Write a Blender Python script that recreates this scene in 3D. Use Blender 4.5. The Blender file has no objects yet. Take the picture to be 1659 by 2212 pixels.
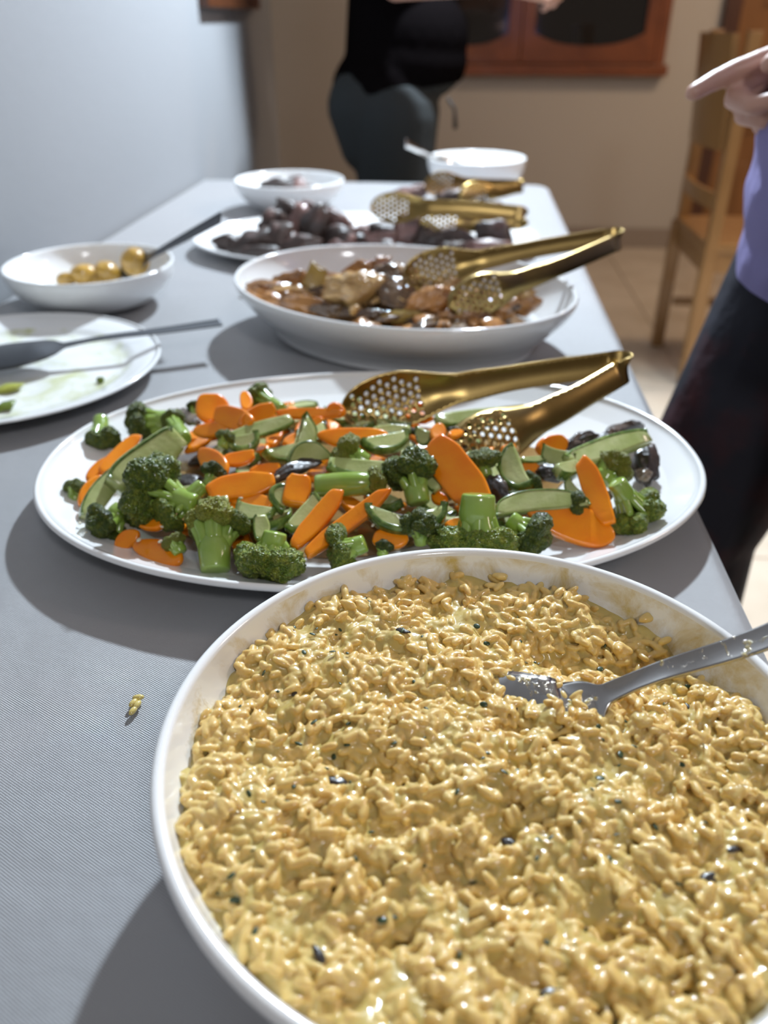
import bpy, bmesh, math, random
import numpy as np
from mathutils import Vector, Matrix, noise
from mathutils.geometry import delaunay_2d_cdt
from mathutils.kdtree import KDTree

SC = bpy.context.scene
COL = SC.collection
PI = math.pi

# ------------------------------------------------------------------ camera
CAM_H, CAM_PITCH, CAM_YAW = 1.09, math.radians(31.25), math.radians(5.1)
FPX, CX, CY = 1756.0, 829.5, 1106.0            # focal length and centre for the 1659 x 2212 frame
cam_data = bpy.data.cameras.new('camera')
cam = bpy.data.objects.new('camera', cam_data)
COL.objects.link(cam)
cam.location = (0, 0, CAM_H)
cam.rotation_euler = (PI / 2 - CAM_PITCH, 0, CAM_YAW)
cam_data.sensor_fit = 'VERTICAL'
cam_data.sensor_height = 36.0
cam_data.sensor_width = 27.0
cam_data.lens = FPX / 2212.0 * 36.0
cam_data.clip_start = 0.02
cam_data.dof.use_dof = True
cam_data.dof.focus_distance = 0.455
cam_data.dof.aperture_fstop = cam_data.lens / 5.4
SC.camera = cam

# ------------------------------------------------------------------ world, lights, exposure
SC.view_settings.view_transform = 'Standard'
SC.view_settings.look = 'None'
SC.view_settings.gamma = 1.0
SC.view_settings.use_curve_mapping = False
SC.view_settings.exposure = 0.22
SC.cycles.use_denoising = True
SC.cycles.max_bounces = 8
SC.cycles.diffuse_bounces = 3
SC.cycles.glossy_bounces = 4
SC.cycles.transmission_bounces = 4
SC.cycles.sample_clamp_indirect = 6.0
world = bpy.data.worlds.new('world')
SC.world = world
world.use_nodes = True
world.node_tree.nodes['Background'].inputs[0].default_value = (1.0, 0.80, 0.68, 1)
world.node_tree.nodes['Background'].inputs[1].default_value = 0.10


def light(name, kind, loc, target, energy, color, **kw):
    d = bpy.data.lights.new(name, kind)
    d.energy = energy
    d.color = color
    for k, v in kw.items():
        setattr(d, k, v)
    o = bpy.data.objects.new(name, d)
    COL.objects.link(o)
    o.location = loc
    o.rotation_euler = (Vector(target) - Vector(loc)).to_track_quat('-Z', 'Y').to_euler()
    return o


KEY_LOC = (0.16, 2.30, 2.16)
light('spotlight_over_table', 'SPOT', KEY_LOC, (-0.10, 1.00, 0.75), 285, (0.76, 0.885, 1.0),
      spot_size=math.radians(128), spot_blend=0.42, shadow_soft_size=0.045)
light('ceiling_light_near', 'AREA', (0.75, -1.2, 2.5), (0.0, 0.6, 0.8), 12, (0.95, 0.96, 1.0), shape='DISK', size=0.35)
light('ceiling_light_hall', 'AREA', (1.9, 3.0, 2.5), (1.5, 4.2, 0.6), 24, (1.0, 0.72, 0.48), shape='DISK', size=0.5)
light('ceiling_light_side', 'AREA', (2.4, 1.2, 2.45), (0.2, 1.2, 0.8), 17, (1.0, 0.78, 0.66), shape='DISK', size=0.6)
light('ceiling_light_floor', 'SPOT', (1.05, 1.9, 2.5), (0.95, 2.0, 0.0), 55, (1.0, 0.93, 0.82),
      spot_size=math.radians(50), spot_blend=0.6, shadow_soft_size=0.1)

# ------------------------------------------------------------------ small helpers
_c, _s = math.cos(CAM_PITCH), math.sin(CAM_PITCH)
_fw = np.array([-math.sin(CAM_YAW), math.cos(CAM_YAW), 0.0])
_rt = np.array([math.cos(CAM_YAW), math.sin(CAM_YAW), 0.0])
_up = np.array([0, 0, 1.0])
_ax = _fw * _c - _up * _s
_cu = _fw * _s + _up * _c
_C = np.array([0, 0, CAM_H])


def ray(x, y):
    return _ax * FPX + _rt * (x - CX) - _cu * (y - CY)


def at(x, y, z):
    """where the line of sight through a pixel of the photograph meets height z"""
    r = ray(x, y)
    return Vector(_C + r * ((z - CAM_H) / r[2]))


def aty(x, y, Y):
    r = ray(x, y)
    return Vector(_C + r * (Y / r[1]))


def tag(o, label=None, cat=None, group=None, kind=None):
    if label: o['label'] = label
    if cat: o['category'] = cat
    if group: o['group'] = group
    if kind: o['kind'] = kind
    return o


def empty(name, loc=(0, 0, 0), rot=(0, 0, 0)):
    o = bpy.data.objects.new(name, None)
    COL.objects.link(o)
    o.location = loc
    o.rotation_euler = rot
    o.empty_display_size = 0.02
    return o


def link(name, me, parent=None, loc=None, rot=None):
    o = bpy.data.objects.new(name, me)
    COL.objects.link(o)
    if parent is not None: o.parent = parent
    if loc is not None: o.location = loc
    if rot is not None: o.rotation_euler = rot
    return o


def mesh(name, v, f, mats, smooth=True, mi=None):
    me = bpy.data.meshes.new(name)
    me.from_pydata([tuple(p) for p in v], [], [tuple(q) for q in f])
    for m in (mats if isinstance(mats, (list, tuple)) else [mats]):
        me.materials.append(m)
    if mi is not None:
        me.polygons.foreach_set('material_index', np.array(mi, dtype=np.int32))
    me.polygons.foreach_set('use_smooth', np.full(len(me.polygons), smooth))
    me.update()
    return me


def from_bm(name, bm, mats, smooth=False):
    me = bpy.data.meshes.new(name)
    bm.to_mesh(me)
    bm.free()
    for m in (mats if isinstance(mats, (list, tuple)) else [mats]):
        me.materials.append(m)
    me.polygons.foreach_set('use_smooth', np.full(len(me.polygons), smooth))
    return me


def box_bm(bm, lo, hi, bevel=0.0, mat=None):
    r = bmesh.ops.create_cube(bm, size=1.0)
    vs = r['verts']
    c = [(a + b) / 2 for a, b in zip(lo, hi)]
    d = [(b - a) for a, b in zip(lo, hi)]
    for q in vs:
        q.co = Vector((q.co.x * d[0] + c[0], q.co.y * d[1] + c[1], q.co.z * d[2] + c[2]))
    if bevel > 0:
        es = list({e for q in vs for e in q.link_edges})
        bmesh.ops.bevel(bm, geom=es, offset=bevel, segments=2, affect='EDGES', profile=0.6)
    return bm


def box(name, lo, hi, mats, parent=None, bevel=0.0):
    bm = bmesh.new()
    box_bm(bm, lo, hi, bevel)
    return link(name, from_bm(name, bm, mats), parent)


def basis(x, n):
    """matrix whose X runs along x and whose Z is n made square to it"""
    x = Vector(x).normalized()
    n = Vector(n)
    n = (n - x * n.dot(x)).normalized()
    y = n.cross(x)
    return Matrix((x, y, n)).transposed().to_4x4()


def ico(sub):
    bm = bmesh.new()
    bmesh.ops.create_icosphere(bm, subdivisions=sub, radius=1.0)
    v = np.array([q.co[:] for q in bm.verts])
    f = np.array([[q.index for q in p.verts] for p in bm.faces])
    bm.free()
    return v, f


ICO = {k: ico(k) for k in (1, 2, 3, 4, 5, 6)}
RNG = np.random.default_rng(7)
random.seed(7)


# ------------------------------------------------------------------ materials
def mat(name, color, rough=0.5, metal=0.0, spec=0.5, coat=0.0, sss=0.0, sss_r=(0.004, 0.002, 0.001),
        vary=None, vscale=30.0, vpos=(0.35, 0.65), bump=0.0, bscale=200.0, coords='Object', rand=0.0, detail=4.0):
    m = bpy.data.materials.new(name)
    m.use_nodes = True
    nt = m.node_tree
    N, L = nt.nodes, nt.links
    b = N['Principled BSDF']
    b.inputs['Base Color'].default_value = (*color, 1)
    b.inputs['Roughness'].default_value = rough
    b.inputs['Metallic'].default_value = metal
    b.inputs['Specular IOR Level'].default_value = spec
    b.inputs['Coat Weight'].default_value = coat
    b.inputs['Coat Roughness'].default_value = 0.08
    if sss > 0:
        b.inputs['Subsurface Weight'].default_value = sss
        b.inputs['Subsurface Radius'].default_value = sss_r
        b.inputs['Subsurface Scale'].default_value = 1.0
    tc = N.new('ShaderNodeTexCoord')
    src = None
    if vary is not None:
        no = N.new('ShaderNodeTexNoise')
        no.inputs['Scale'].default_value = vscale
        no.inputs['Detail'].default_value = detail
        L.new(tc.outputs[coords], no.inputs['Vector'])
        ra = N.new('ShaderNodeValToRGB')
        ra.color_ramp.elements[0].position = vpos[0]
        ra.color_ramp.elements[1].position = vpos[1]
        ra.color_ramp.elements[0].color = (*color, 1)
        ra.color_ramp.elements[1].color = (*vary, 1)
        L.new(no.outputs['Fac'], ra.inputs['Fac'])
        src = ra.outputs['Color']
        L.new(src, b.inputs['Base Color'])
    if rand > 0:
        oi = N.new('ShaderNodeObjectInfo')
        hs = N.new('ShaderNodeHueSaturation')
        mr = N.new('ShaderNodeMapRange')
        mr.inputs['To Min'].default_value = 1 - rand
        mr.inputs['To Max'].default_value = 1 + rand
        L.new(oi.outputs['Random'], mr.inputs['Value'])
        L.new(mr.outputs['Result'], hs.inputs['Value'])
        if src is not None: L.new(src, hs.inputs['Color'])
        else: hs.inputs['Color'].default_value = (*color, 1)
        L.new(hs.outputs['Color'], b.inputs['Base Color'])
    if bump > 0:
        n2 = N.new('ShaderNodeTexNoise')
        n2.inputs['Scale'].default_value = bscale
        n2.inputs['Detail'].default_value = 3.0
        L.new(tc.outputs[coords], n2.inputs['Vector'])
        bu = N.new('ShaderNodeBump')
        bu.inputs['Strength'].default_value = 1.0
        bu.inputs['Distance'].default_value = bump
        L.new(n2.outputs['Fac'], bu.inputs['Height'])
        L.new(bu.outputs['Normal'], b.inputs['Normal'])
    return m


def wood(name, c1, c2, rough=0.4, scale=(3, 3, 30)):
    m = mat(name, c1, rough, coat=0.25)
    nt = m.node_tree
    N, L = nt.nodes, nt.links
    tc = N.new('ShaderNodeTexCoord')
    mp = N.new('ShaderNodeMapping')
    mp.inputs['Scale'].default_value = scale
    no = N.new('ShaderNodeTexNoise')
    no.inputs['Scale'].default_value = 3.0
    no.inputs['Detail'].default_value = 5.0
    no.inputs['Distortion'].default_value = 0.6
    ra = N.new('ShaderNodeValToRGB')
    ra.color_ramp.elements[0].position = 0.3
    ra.color_ramp.elements[1].position = 0.7
    ra.color_ramp.elements[0].color = (*c1, 1)
    ra.color_ramp.elements[1].color = (*c2, 1)
    L.new(tc.outputs['Object'], mp.inputs['Vector'])
    L.new(mp.outputs['Vector'], no.inputs['Vector'])
    L.new(no.outputs['Fac'], ra.inputs['Fac'])
    L.new(ra.outputs['Color'], N['Principled BSDF'].inputs['Base Color'])
    return m


M = {}
M['wall_cool'] = mat('painted_wall', (0.255, 0.262, 0.275), 0.75, spec=0.25, bump=0.0006, bscale=60)
M['wall_warm'] = mat('cream_wall', (0.48, 0.445, 0.40), 0.75, spec=0.25, bump=0.0006, bscale=60)
M['ceiling'] = mat('white_ceiling', (0.75, 0.73, 0.70), 0.8, spec=0.2)
M['tile'] = mat('beige_tile', (0.55, 0.48, 0.39), 0.22, vary=(0.62, 0.55, 0.46), vscale=3.0, coords='Generated', rand=0.05)
M['grout'] = mat('floor_grout', (0.33, 0.26, 0.19), 0.8)
M['skirting'] = mat('skirting_tile', (0.30, 0.25, 0.21), 0.35)
M['red_wood'] = wood('red_brown_wood', (0.13, 0.036, 0.010), (0.21, 0.062, 0.018), 0.32, (2, 2, 2))
M['door_wood'] = wood('door_wood', (0.17, 0.072, 0.020), (0.26, 0.115, 0.034), 0.35, (6, 6, 1))
M['dark_wood'] = wood('dark_trim_wood', (0.055, 0.017, 0.006), (0.085, 0.028, 0.010), 0.4, (4, 4, 1))
M['chair_wood'] = wood('chair_wood', (0.30, 0.16, 0.055), (0.38, 0.21, 0.078), 0.32, (8, 8, 2))
M['pane'] = mat('window_pane', (0.012, 0.012, 0.012), 0.04, spec=0.6, coat=0.6)
M['ceramic'] = mat('white_glazed_ceramic', (0.87, 0.87, 0.865), 0.11, spec=0.5, coat=0.35)
M['cool_ceramic'] = mat('thin_white_porcelain', (0.86, 0.865, 0.865), 0.14, spec=0.5, coat=0.3)
M['gold'] = mat('brushed_gold_steel', (0.28, 0.195, 0.070), 0.30, metal=1.0, vary=(0.33, 0.23, 0.085), vscale=25, bump=0.00004, bscale=350)
M['steel'] = mat('polished_steel', (0.60, 0.58, 0.56), 0.16, metal=1.0)
M['dark_steel'] = mat('dark_grey_steel', (0.10, 0.105, 0.115), 0.32, metal=0.7)
M['carrot'] = mat('cooked_carrot', (0.90, 0.285, 0.006), 0.24, spec=0.35, coat=0.35, sss=0.18, vary=(0.84, 0.20, 0.004),
                  vscale=45, vpos=(0.35, 0.7), bump=0.0003, bscale=160, rand=0.10)
M['zflesh'] = mat('zucchini_flesh', (0.50, 0.53, 0.24), 0.2, coat=0.5, sss=0.15, sss_r=(0.003, 0.003, 0.0012),
                  vary=(0.35, 0.40, 0.13), vscale=60, bump=0.0004, bscale=220, rand=0.15)
M['zskin'] = mat('zucchini_skin', (0.075, 0.140, 0.022), 0.2, coat=0.5, vary=(0.24, 0.32, 0.075), vscale=170, vpos=(0.42, 0.72), rand=0.25)
M['bdark'] = mat('broccoli_dark_buds', (0.082, 0.138, 0.012), 0.36, coat=0.22, vary=(0.27, 0.31, 0.030), vscale=7.0, vpos=(0.42, 0.72),
                 bump=0.0006, bscale=14, rand=0.15)
M['bmid'] = mat('broccoli_green_buds', (0.15, 0.235, 0.018), 0.36, coat=0.22, vary=(0.42, 0.45, 0.05), vscale=7.0, vpos=(0.4, 0.72),
                bump=0.0006, bscale=14, rand=0.12)
M['blight'] = mat('broccoli_yellow_green_buds', (0.33, 0.37, 0.030), 0.38, coat=0.2, vary=(0.48, 0.46, 0.07), vscale=7.0, vpos=(0.35, 0.72),
                  bump=0.0006, bscale=14, rand=0.1)
M['bstalk'] = mat('broccoli_stalk', (0.26, 0.40, 0.055), 0.20, coat=0.5, sss=0.12, sss_r=(0.003, 0.003, 0.001), vary=(0.32, 0.44, 0.10), vscale=60, rand=0.12)
M['mushroom'] = mat('dark_mushroom', (0.020, 0.014, 0.011), 0.36, coat=0.2, vary=(0.10, 0.058, 0.038), vscale=70, vpos=(0.45, 0.8), bump=0.0008, bscale=180)
M['mushroom_pale'] = mat('pale_mushroom_gills', (0.32, 0.24, 0.17), 0.3, coat=0.4, vary=(0.08, 0.055, 0.045), vscale=120, bump=0.0006, bscale=200)
M['meat'] = mat('roast_meat', (0.036, 0.021, 0.016), 0.48, coat=0.06, vary=(0.14, 0.075, 0.062), vscale=42, vpos=(0.50, 0.80), bump=0.0012, bscale=120, rand=0.35)
M['meat_pink'] = mat('pink_cut_meat', (0.21, 0.105, 0.088), 0.46, coat=0.06, vary=(0.11, 0.065, 0.058), vscale=60, bump=0.001, bscale=160, rand=0.2)
M['chick'] = mat('roast_chicken', (0.42, 0.19, 0.055), 0.26, coat=0.6, vary=(0.18, 0.075, 0.024), vscale=55, vpos=(0.38, 0.68), bump=0.001, bscale=150, rand=0.3)
M['chick_dark'] = mat('browned_chicken_skin', (0.085, 0.045, 0.020), 0.25, coat=0.6, vary=(0.26, 0.14, 0.05), vscale=60, vpos=(0.5, 0.8), bump=0.001, bscale=150, rand=0.25)
M['chick_pale'] = mat('pale_chicken_meat', (0.58, 0.37, 0.155), 0.24, coat=0.7, sss=0.1, vary=(0.36, 0.185, 0.055), vscale=45, bump=0.0008, bscale=150, rand=0.1)
M['onion'] = mat('soft_cooked_vegetable', (0.40, 0.27, 0.07), 0.24, coat=0.6, vary=(0.28, 0.17, 0.03), vscale=60, bump=0.0006, bscale=150)
M['potato'] = mat('boiled_potato', (0.50, 0.285, 0.045), 0.3, coat=0.35, sss=0.1, vary=(0.36, 0.20, 0.03), vscale=45, bump=0.0006, bscale=120, rand=0.12)
M['skinlight'] = mat('skin', (0.50, 0.285, 0.215), 0.42, sss=0.12, sss_r=(0.008, 0.004, 0.002), vary=(0.56, 0.33, 0.26), vscale=25, bump=0.0004, bscale=120)
M['hair'] = mat('dark_hair', (0.035, 0.022, 0.014), 0.45, vary=(0.06, 0.036, 0.022), vscale=40)
M['black_top'] = mat('black_jersey', (0.0035, 0.0028, 0.003), 1.0, spec=0.0, bump=0.002, bscale=25)
M['grey_trousers'] = mat('dark_grey_trousers', (0.022, 0.025, 0.026), 0.85, spec=0.2, bump=0.002, bscale=22)
M['lavender'] = mat('lavender_cotton', (0.24, 0.215, 0.42), 0.8, spec=0.2, bump=0.006, bscale=16)
M['navy'] = mat('dark_navy_trousers', (0.030, 0.030, 0.040), 0.8, spec=0.2, vary=(0.085, 0.030, 0.034), vscale=7, vpos=(0.5, 0.68), bump=0.007, bscale=12)
M['shoe'] = mat('black_leather', (0.012, 0.011, 0.011), 0.4)
M['eye'] = mat('eye_white', (0.75, 0.73, 0.70), 0.15)
M['black_cloth'] = mat('black_cord', (0.010, 0.009, 0.009), 0.7)
M['rice_grain'] = mat('rice_grain', (0.66, 0.52, 0.17), 0.22, coat=0.5)
M['herb'] = mat('parsley', (0.020, 0.045, 0.010), 0.4, coat=0.3)
M['garlic'] = mat('garlic', (0.66, 0.60, 0.46), 0.3, coat=0.4)
M['canvas'] = mat('plain_picture', (0.32, 0.29, 0.25), 0.8)


for _k in ('bdark', 'bmid', 'blight'):
    _nt = M[_k].node_tree
    _vo = _nt.nodes.new('ShaderNodeTexVoronoi')
    _vo.inputs['Scale'].default_value = 24.0
    _tc = [q for q in _nt.nodes if q.type == 'TEX_COORD'][0]
    _nt.links.new(_tc.outputs['Object'], _vo.inputs['Vector'])
    _b0 = [q for q in _nt.nodes if q.type == 'BUMP'][0]
    _b1 = _nt.nodes.new('ShaderNodeBump')
    _b1.invert = True
    _b1.inputs['Distance'].default_value = 0.0030
    _nt.links.new(_vo.outputs['Distance'], _b1.inputs['Height'])
    _nt.links.new(_b0.outputs['Normal'], _b1.inputs['Normal'])
    _nt.links.new(_b1.outputs['Normal'], _nt.nodes['Principled BSDF'].inputs['Normal'])


def smear(m, col, scale, lo, hi, region=None, rough=0.2):
    """food stains with their own outline on a glazed surface"""
    nt = m.node_tree
    N, L = nt.nodes, nt.links
    b = N['Principled BSDF']
    tc = N.new('ShaderNodeTexCoord')
    no = N.new('ShaderNodeTexNoise')
    no.inputs['Scale'].default_value = scale
    no.inputs['Detail'].default_value = 6.0
    no.inputs['Roughness'].default_value = 0.62
    no.inputs['Distortion'].default_value = 0.5
    L.new(tc.outputs['Object'], no.inputs['Vector'])
    val = no.outputs['Fac']
    if region is not None:
        sx = N.new('ShaderNodeSeparateXYZ')
        L.new(tc.outputs['Object'], sx.inputs[0])
        for ax, a0, a1, amt in region:
            mr = N.new('ShaderNodeMapRange')
            mr.inputs['From Min'].default_value = a0
            mr.inputs['From Max'].default_value = a1
            mr.inputs['To Min'].default_value = 0.0
            mr.inputs['To Max'].default_value = amt
            L.new(sx.outputs[ax], mr.inputs['Value'])
            ad = N.new('ShaderNodeMath')
            ad.operation = 'ADD'
            L.new(val, ad.inputs[0])
            L.new(mr.outputs['Result'], ad.inputs[1])
            val = ad.outputs[0]
    ra = N.new('ShaderNodeValToRGB')
    ra.color_ramp.elements[0].position = lo
    ra.color_ramp.elements[1].position = hi
    L.new(val, ra.inputs['Fac'])
    mx = N.new('ShaderNodeMix')
    mx.data_type = 'RGBA'
    mx.inputs[6].default_value = b.inputs['Base Color'].default_value
    mx.inputs[7].default_value = (*col, 1)
    L.new(ra.outputs['Color'], mx.inputs[0])
    L.new(mx.outputs[2], b.inputs['Base Color'])
    bu = N.new('ShaderNodeBump')
    bu.inputs['Distance'].default_value = 0.0006
    bu.inputs['Strength'].default_value = 0.7
    L.new(ra.outputs['Color'], bu.inputs['Height'])
    L.new(bu.outputs['Normal'], b.inputs['Normal'])
    if b.inputs['Metallic'].default_value > 0.5:
        iv_ = N.new('ShaderNodeMath')
        iv_.operation = 'SUBTRACT'
        iv_.inputs[0].default_value = 1.0
        L.new(ra.outputs['Color'], iv_.inputs[1])
        L.new(iv_.outputs[0], b.inputs['Metallic'])
    return m


M['saucy_steel'] = smear(mat('sauce_streaked_steel', (0.50, 0.48, 0.46), 0.18, metal=1.0), (0.50, 0.40, 0.13), 70, 0.60, 0.66, [('X', -0.10, -0.20, 0.14)])
M['rice_wall'] = smear(mat('sauce_streaked_ceramic', (0.87, 0.87, 0.85), 0.14, coat=0.35), (0.60, 0.45, 0.15), 40, 0.60, 0.84,
                       [('X', -0.12, 0.05, 0.07), ('Y', -0.05, 0.12, 0.08), ('Z', 0.066, 0.042, 0.12)])
M['plate_well'] = smear(mat('greasy_plate_well', (0.86, 0.865, 0.85), 0.14, coat=0.35), (0.55, 0.58, 0.22), 22, 0.47, 0.76, None)
M['veg_well'] = smear(mat('oily_platter_well', (0.87, 0.87, 0.85), 0.12, coat=0.4), (0.30, 0.19, 0.06), 18, 0.60, 0.85, [('X', 0.08, -0.15, 0.12)])


def cloth_material():
    m = mat('grey_satin_cloth', (0.305, 0.305, 0.315), 0.42, spec=0.6)
    nt = m.node_tree
    N, L = nt.nodes, nt.links
    b = N['Principled BSDF']
    b.inputs['Sheen Weight'].default_value = 0.45
    b.inputs['Sheen Roughness'].default_value = 0.4
    tc = N.new('ShaderNodeTexCoord')
    mp = N.new('ShaderNodeMapping')
    mp.inputs['Rotation'].default_value = (0, 0, math.radians(28))
    L.new(tc.outputs['Object'], mp.inputs['Vector'])
    w = N.new('ShaderNodeTexWave')
    w.wave_type = 'BANDS'
    w.bands_direction = 'Y'
    w.inputs['Scale'].default_value = 260.0
    w.inputs['Distortion'].default_value = 0.8
    w.inputs['Detail'].default_value = 1.0
    w.inputs['Detail Scale'].default_value = 3.0
    L.new(mp.outputs['Vector'], w.inputs['Vector'])
    w2 = N.new('ShaderNodeTexWave')
    w2.wave_type = 'BANDS'
    w2.bands_direction = 'X'
    w2.inputs['Scale'].default_value = 420.0
    w2.inputs['Distortion'].default_value = 1.0
    L.new(mp.outputs['Vector'], w2.inputs['Vector'])
    no = N.new('ShaderNodeTexNoise')
    no.inputs['Scale'].default_value = 26.0
    no.inputs['Detail'].default_value = 5.0
    L.new(tc.outputs['Object'], no.inputs['Vector'])
    a1 = N.new('ShaderNodeMath'); a1.operation = 'MULTIPLY_ADD'
    a1.inputs[1].default_value = 0.6
    L.new(w.outputs['Fac'], a1.inputs[0])
    a0 = N.new('ShaderNodeMath'); a0.operation = 'MULTIPLY'
    a0.inputs[1].default_value = 0.4
    L.new(w2.outputs['Fac'], a0.inputs[0])
    L.new(a0.outputs[0], a1.inputs[2])
    bu = N.new('ShaderNodeBump')
    bu.inputs['Distance'].default_value = 0.00022
    bu.inputs['Strength'].default_value = 1.0
    L.new(a1.outputs[0], bu.inputs['Height'])
    bu2 = N.new('ShaderNodeBump')
    bu2.inputs['Distance'].default_value = 0.0012
    bu2.inputs['Strength'].default_value = 1.0
    L.new(no.outputs['Fac'], bu2.inputs['Height'])
    L.new(bu.outputs['Normal'], bu2.inputs['Normal'])
    L.new(bu2.outputs['Normal'], b.inputs['Normal'])
    return m


M['cloth'] = cloth_material()


def rice_material():
    m = mat('creamy_risotto', (0.5, 0.34, 0.1), 0.42, spec=0.35, coat=0.70, sss=0.40, sss_r=(0.0042, 0.0028, 0.0011))
    nt = m.node_tree
    N, L = nt.nodes, nt.links
    b = N['Principled BSDF']
    at_ = N.new('ShaderNodeAttribute')
    at_.attribute_name = 'grain'
    tc = N.new('ShaderNodeTexCoord')
    no = N.new('ShaderNodeTexNoise')
    no.inputs['Scale'].default_value = 34.0
    no.inputs['Detail'].default_value = 4.0
    L.new(tc.outputs['Object'], no.inputs['Vector'])
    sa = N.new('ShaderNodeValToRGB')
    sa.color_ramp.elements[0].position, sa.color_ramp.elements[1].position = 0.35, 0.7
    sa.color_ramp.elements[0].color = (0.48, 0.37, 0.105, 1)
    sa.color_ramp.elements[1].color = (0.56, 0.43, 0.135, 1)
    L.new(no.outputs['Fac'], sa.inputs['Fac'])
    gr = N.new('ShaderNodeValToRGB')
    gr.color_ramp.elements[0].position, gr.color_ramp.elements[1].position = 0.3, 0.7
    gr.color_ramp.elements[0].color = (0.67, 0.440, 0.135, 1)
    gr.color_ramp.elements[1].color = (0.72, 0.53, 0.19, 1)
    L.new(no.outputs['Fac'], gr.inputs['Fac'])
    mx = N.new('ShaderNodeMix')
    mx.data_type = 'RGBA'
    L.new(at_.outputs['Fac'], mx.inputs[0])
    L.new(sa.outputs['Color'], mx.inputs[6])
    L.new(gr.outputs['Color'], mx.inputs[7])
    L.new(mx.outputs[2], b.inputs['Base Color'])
    n2 = N.new('ShaderNodeTexNoise')
    n2.inputs['Scale'].default_value = 520.0
    n2.inputs['Detail'].default_value = 2.0
    L.new(tc.outputs['Object'], n2.inputs['Vector'])
    bu = N.new('ShaderNodeBump')
    bu.inputs['Distance'].default_value = 0.00022
    bu.inputs['Strength'].default_value = 0.8
    L.new(n2.outputs['Fac'], bu.inputs['Height'])
    L.new(bu.outputs['Normal'], b.inputs['Normal'])
    L.new(bu.outputs['Normal'], b.inputs['Coat Normal'])
    return m


M['rice'] = rice_material()

# ================================================================== the room
WALL_X, FAR_Y, TABLE_Z = -0.640, 4.75, 0.75
CORNER_Y = 3.05
o = box('wall_left', (WALL_X - 0.14, -2.6, 0), (WALL_X, CORNER_Y, 2.6), M['wall_cool']); tag(o, kind='structure')
o = box('wall_far', (-3.2, FAR_Y, 0), (3.4, FAR_Y + 0.12, 2.6), M['wall_warm']); tag(o, kind='structure')
o = box('wall_right', (3.4, -2.6, 0), (3.52, FAR_Y + 0.12, 2.6), M['wall_warm']); tag(o, kind='structure')
o = box('ceiling', (-3.2, -2.6, 2.6), (3.4, FAR_Y + 0.12, 2.7), M['ceiling']); tag(o, kind='structure')
fl = box('floor', (-3.2, -2.6, -0.06), (3.4, FAR_Y, -0.004), M['grout']); tag(fl, kind='structure')
T = 0.52
tile_me = None
for i in range(-2, 6):
    for j in range(0, 9):
        x0, y0 = 0.815 + (i - 2) * T, 0.62 + j * T
        x1, y1 = x0 + T, min(y0 + T, FAR_Y)
        if y1 - y0 < 0.05: continue
        if tile_me is None or y1 - y0 < T - 1e-4:
            bm = bmesh.new()
            box_bm(bm, (0.002, 0.002, -0.02), (x1 - x0 - 0.002, y1 - y0 - 0.002, 0.0), 0.0015)
            me = from_bm('floor_tile', bm, M['tile'])
            if y1 - y0 > T - 1e-4: tile_me = me
        else:
            me = tile_me
        link('floor_tile', me, fl, (x0, y0, 0))
o = box('baseboard_far', (-3.2, FAR_Y - 0.012, 0), (1.215, FAR_Y, 0.105), M['skirting'], bevel=0.002); tag(o, kind='structure')

# window in the far wall: two reddish casements with dark night panes
win = empty('window_1', (0, FAR_Y, 0)); tag(win, kind='structure')
wx0, wx1, wz0, wz1 = -0.34, 0.972, 0.845, 1.95
wy = FAR_Y


def wbox(name, x0, x1, z0, z1, d0, d1, m, parent, bevel=0.004):
    return box(name, (x0, d0, z0), (x1, d1, z1), m, parent, bevel)


wbox('sill', wx0 - 0.02, wx1 + 0.02, wz0 - 0.0, wz0 + 0.05, -0.075, 0.0, M['red_wood'], win)
wbox('frame_side', wx0, wx0 + 0.05, wz0 + 0.05, wz1, -0.055, 0.0, M['red_wood'], win)
wbox('frame_side', wx1 - 0.05, wx1, wz0 + 0.05, wz1, -0.055, 0.0, M['red_wood'], win)
wbox('frame_top', wx0, wx1, wz1, wz1 + 0.05, -0.055, 0.0, M['red_wood'], win)
mid = 0.262
for (a, b_) in ((wx0 + 0.05, mid - 0.002), (mid + 0.002, wx1 - 0.05)):
    # a casement: four rails round an opening whose bottom corners are rounded
    bm = bmesh.new()
    z0, z1 = wz0 + 0.055, wz1 - 0.005
    st = 0.062
    box_bm(bm, (a, -0.05, z0), (a + st, -0.012, z1), 0.003)
    box_bm(bm, (b_ - st, -0.05, z0), (b_, -0.012, z1), 0.003)
    box_bm(bm, (a + st, -0.05, z1 - st), (b_ - st, -0.012, z1), 0.003)
    n = 14
    vs = []
    for k in range(n + 1):
        u = k / n
        x = a + st + u * (b_ - a - 2 * st)
        zt = z0 + 0.075 + 0.055 * abs(2 * u - 1) ** 2.6
        vs.append([bm.verts.new((x, yy, zz)) for yy in (-0.05, -0.012) for zz in (z0, zt)])
    for k in range(n):
        p, q = vs[k], vs[k + 1]
        for (i0, i1) in ((0, 1), (1, 3), (3, 2), (2, 0)):
            bm.faces.new((p[i0], q[i0], q[i1], p[i1]))
    bmesh.ops.recalc_face_normals(bm, faces=bm.faces)
    cs = link('casement', from_bm('casement', bm, M['red_wood']), win)
    wbox('pane', a + st - 0.008, b_ - st + 0.008, z0 + 0.03, z1 - st + 0.008, -0.032, -0.026, M['pane'], cs, 0)

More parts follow.
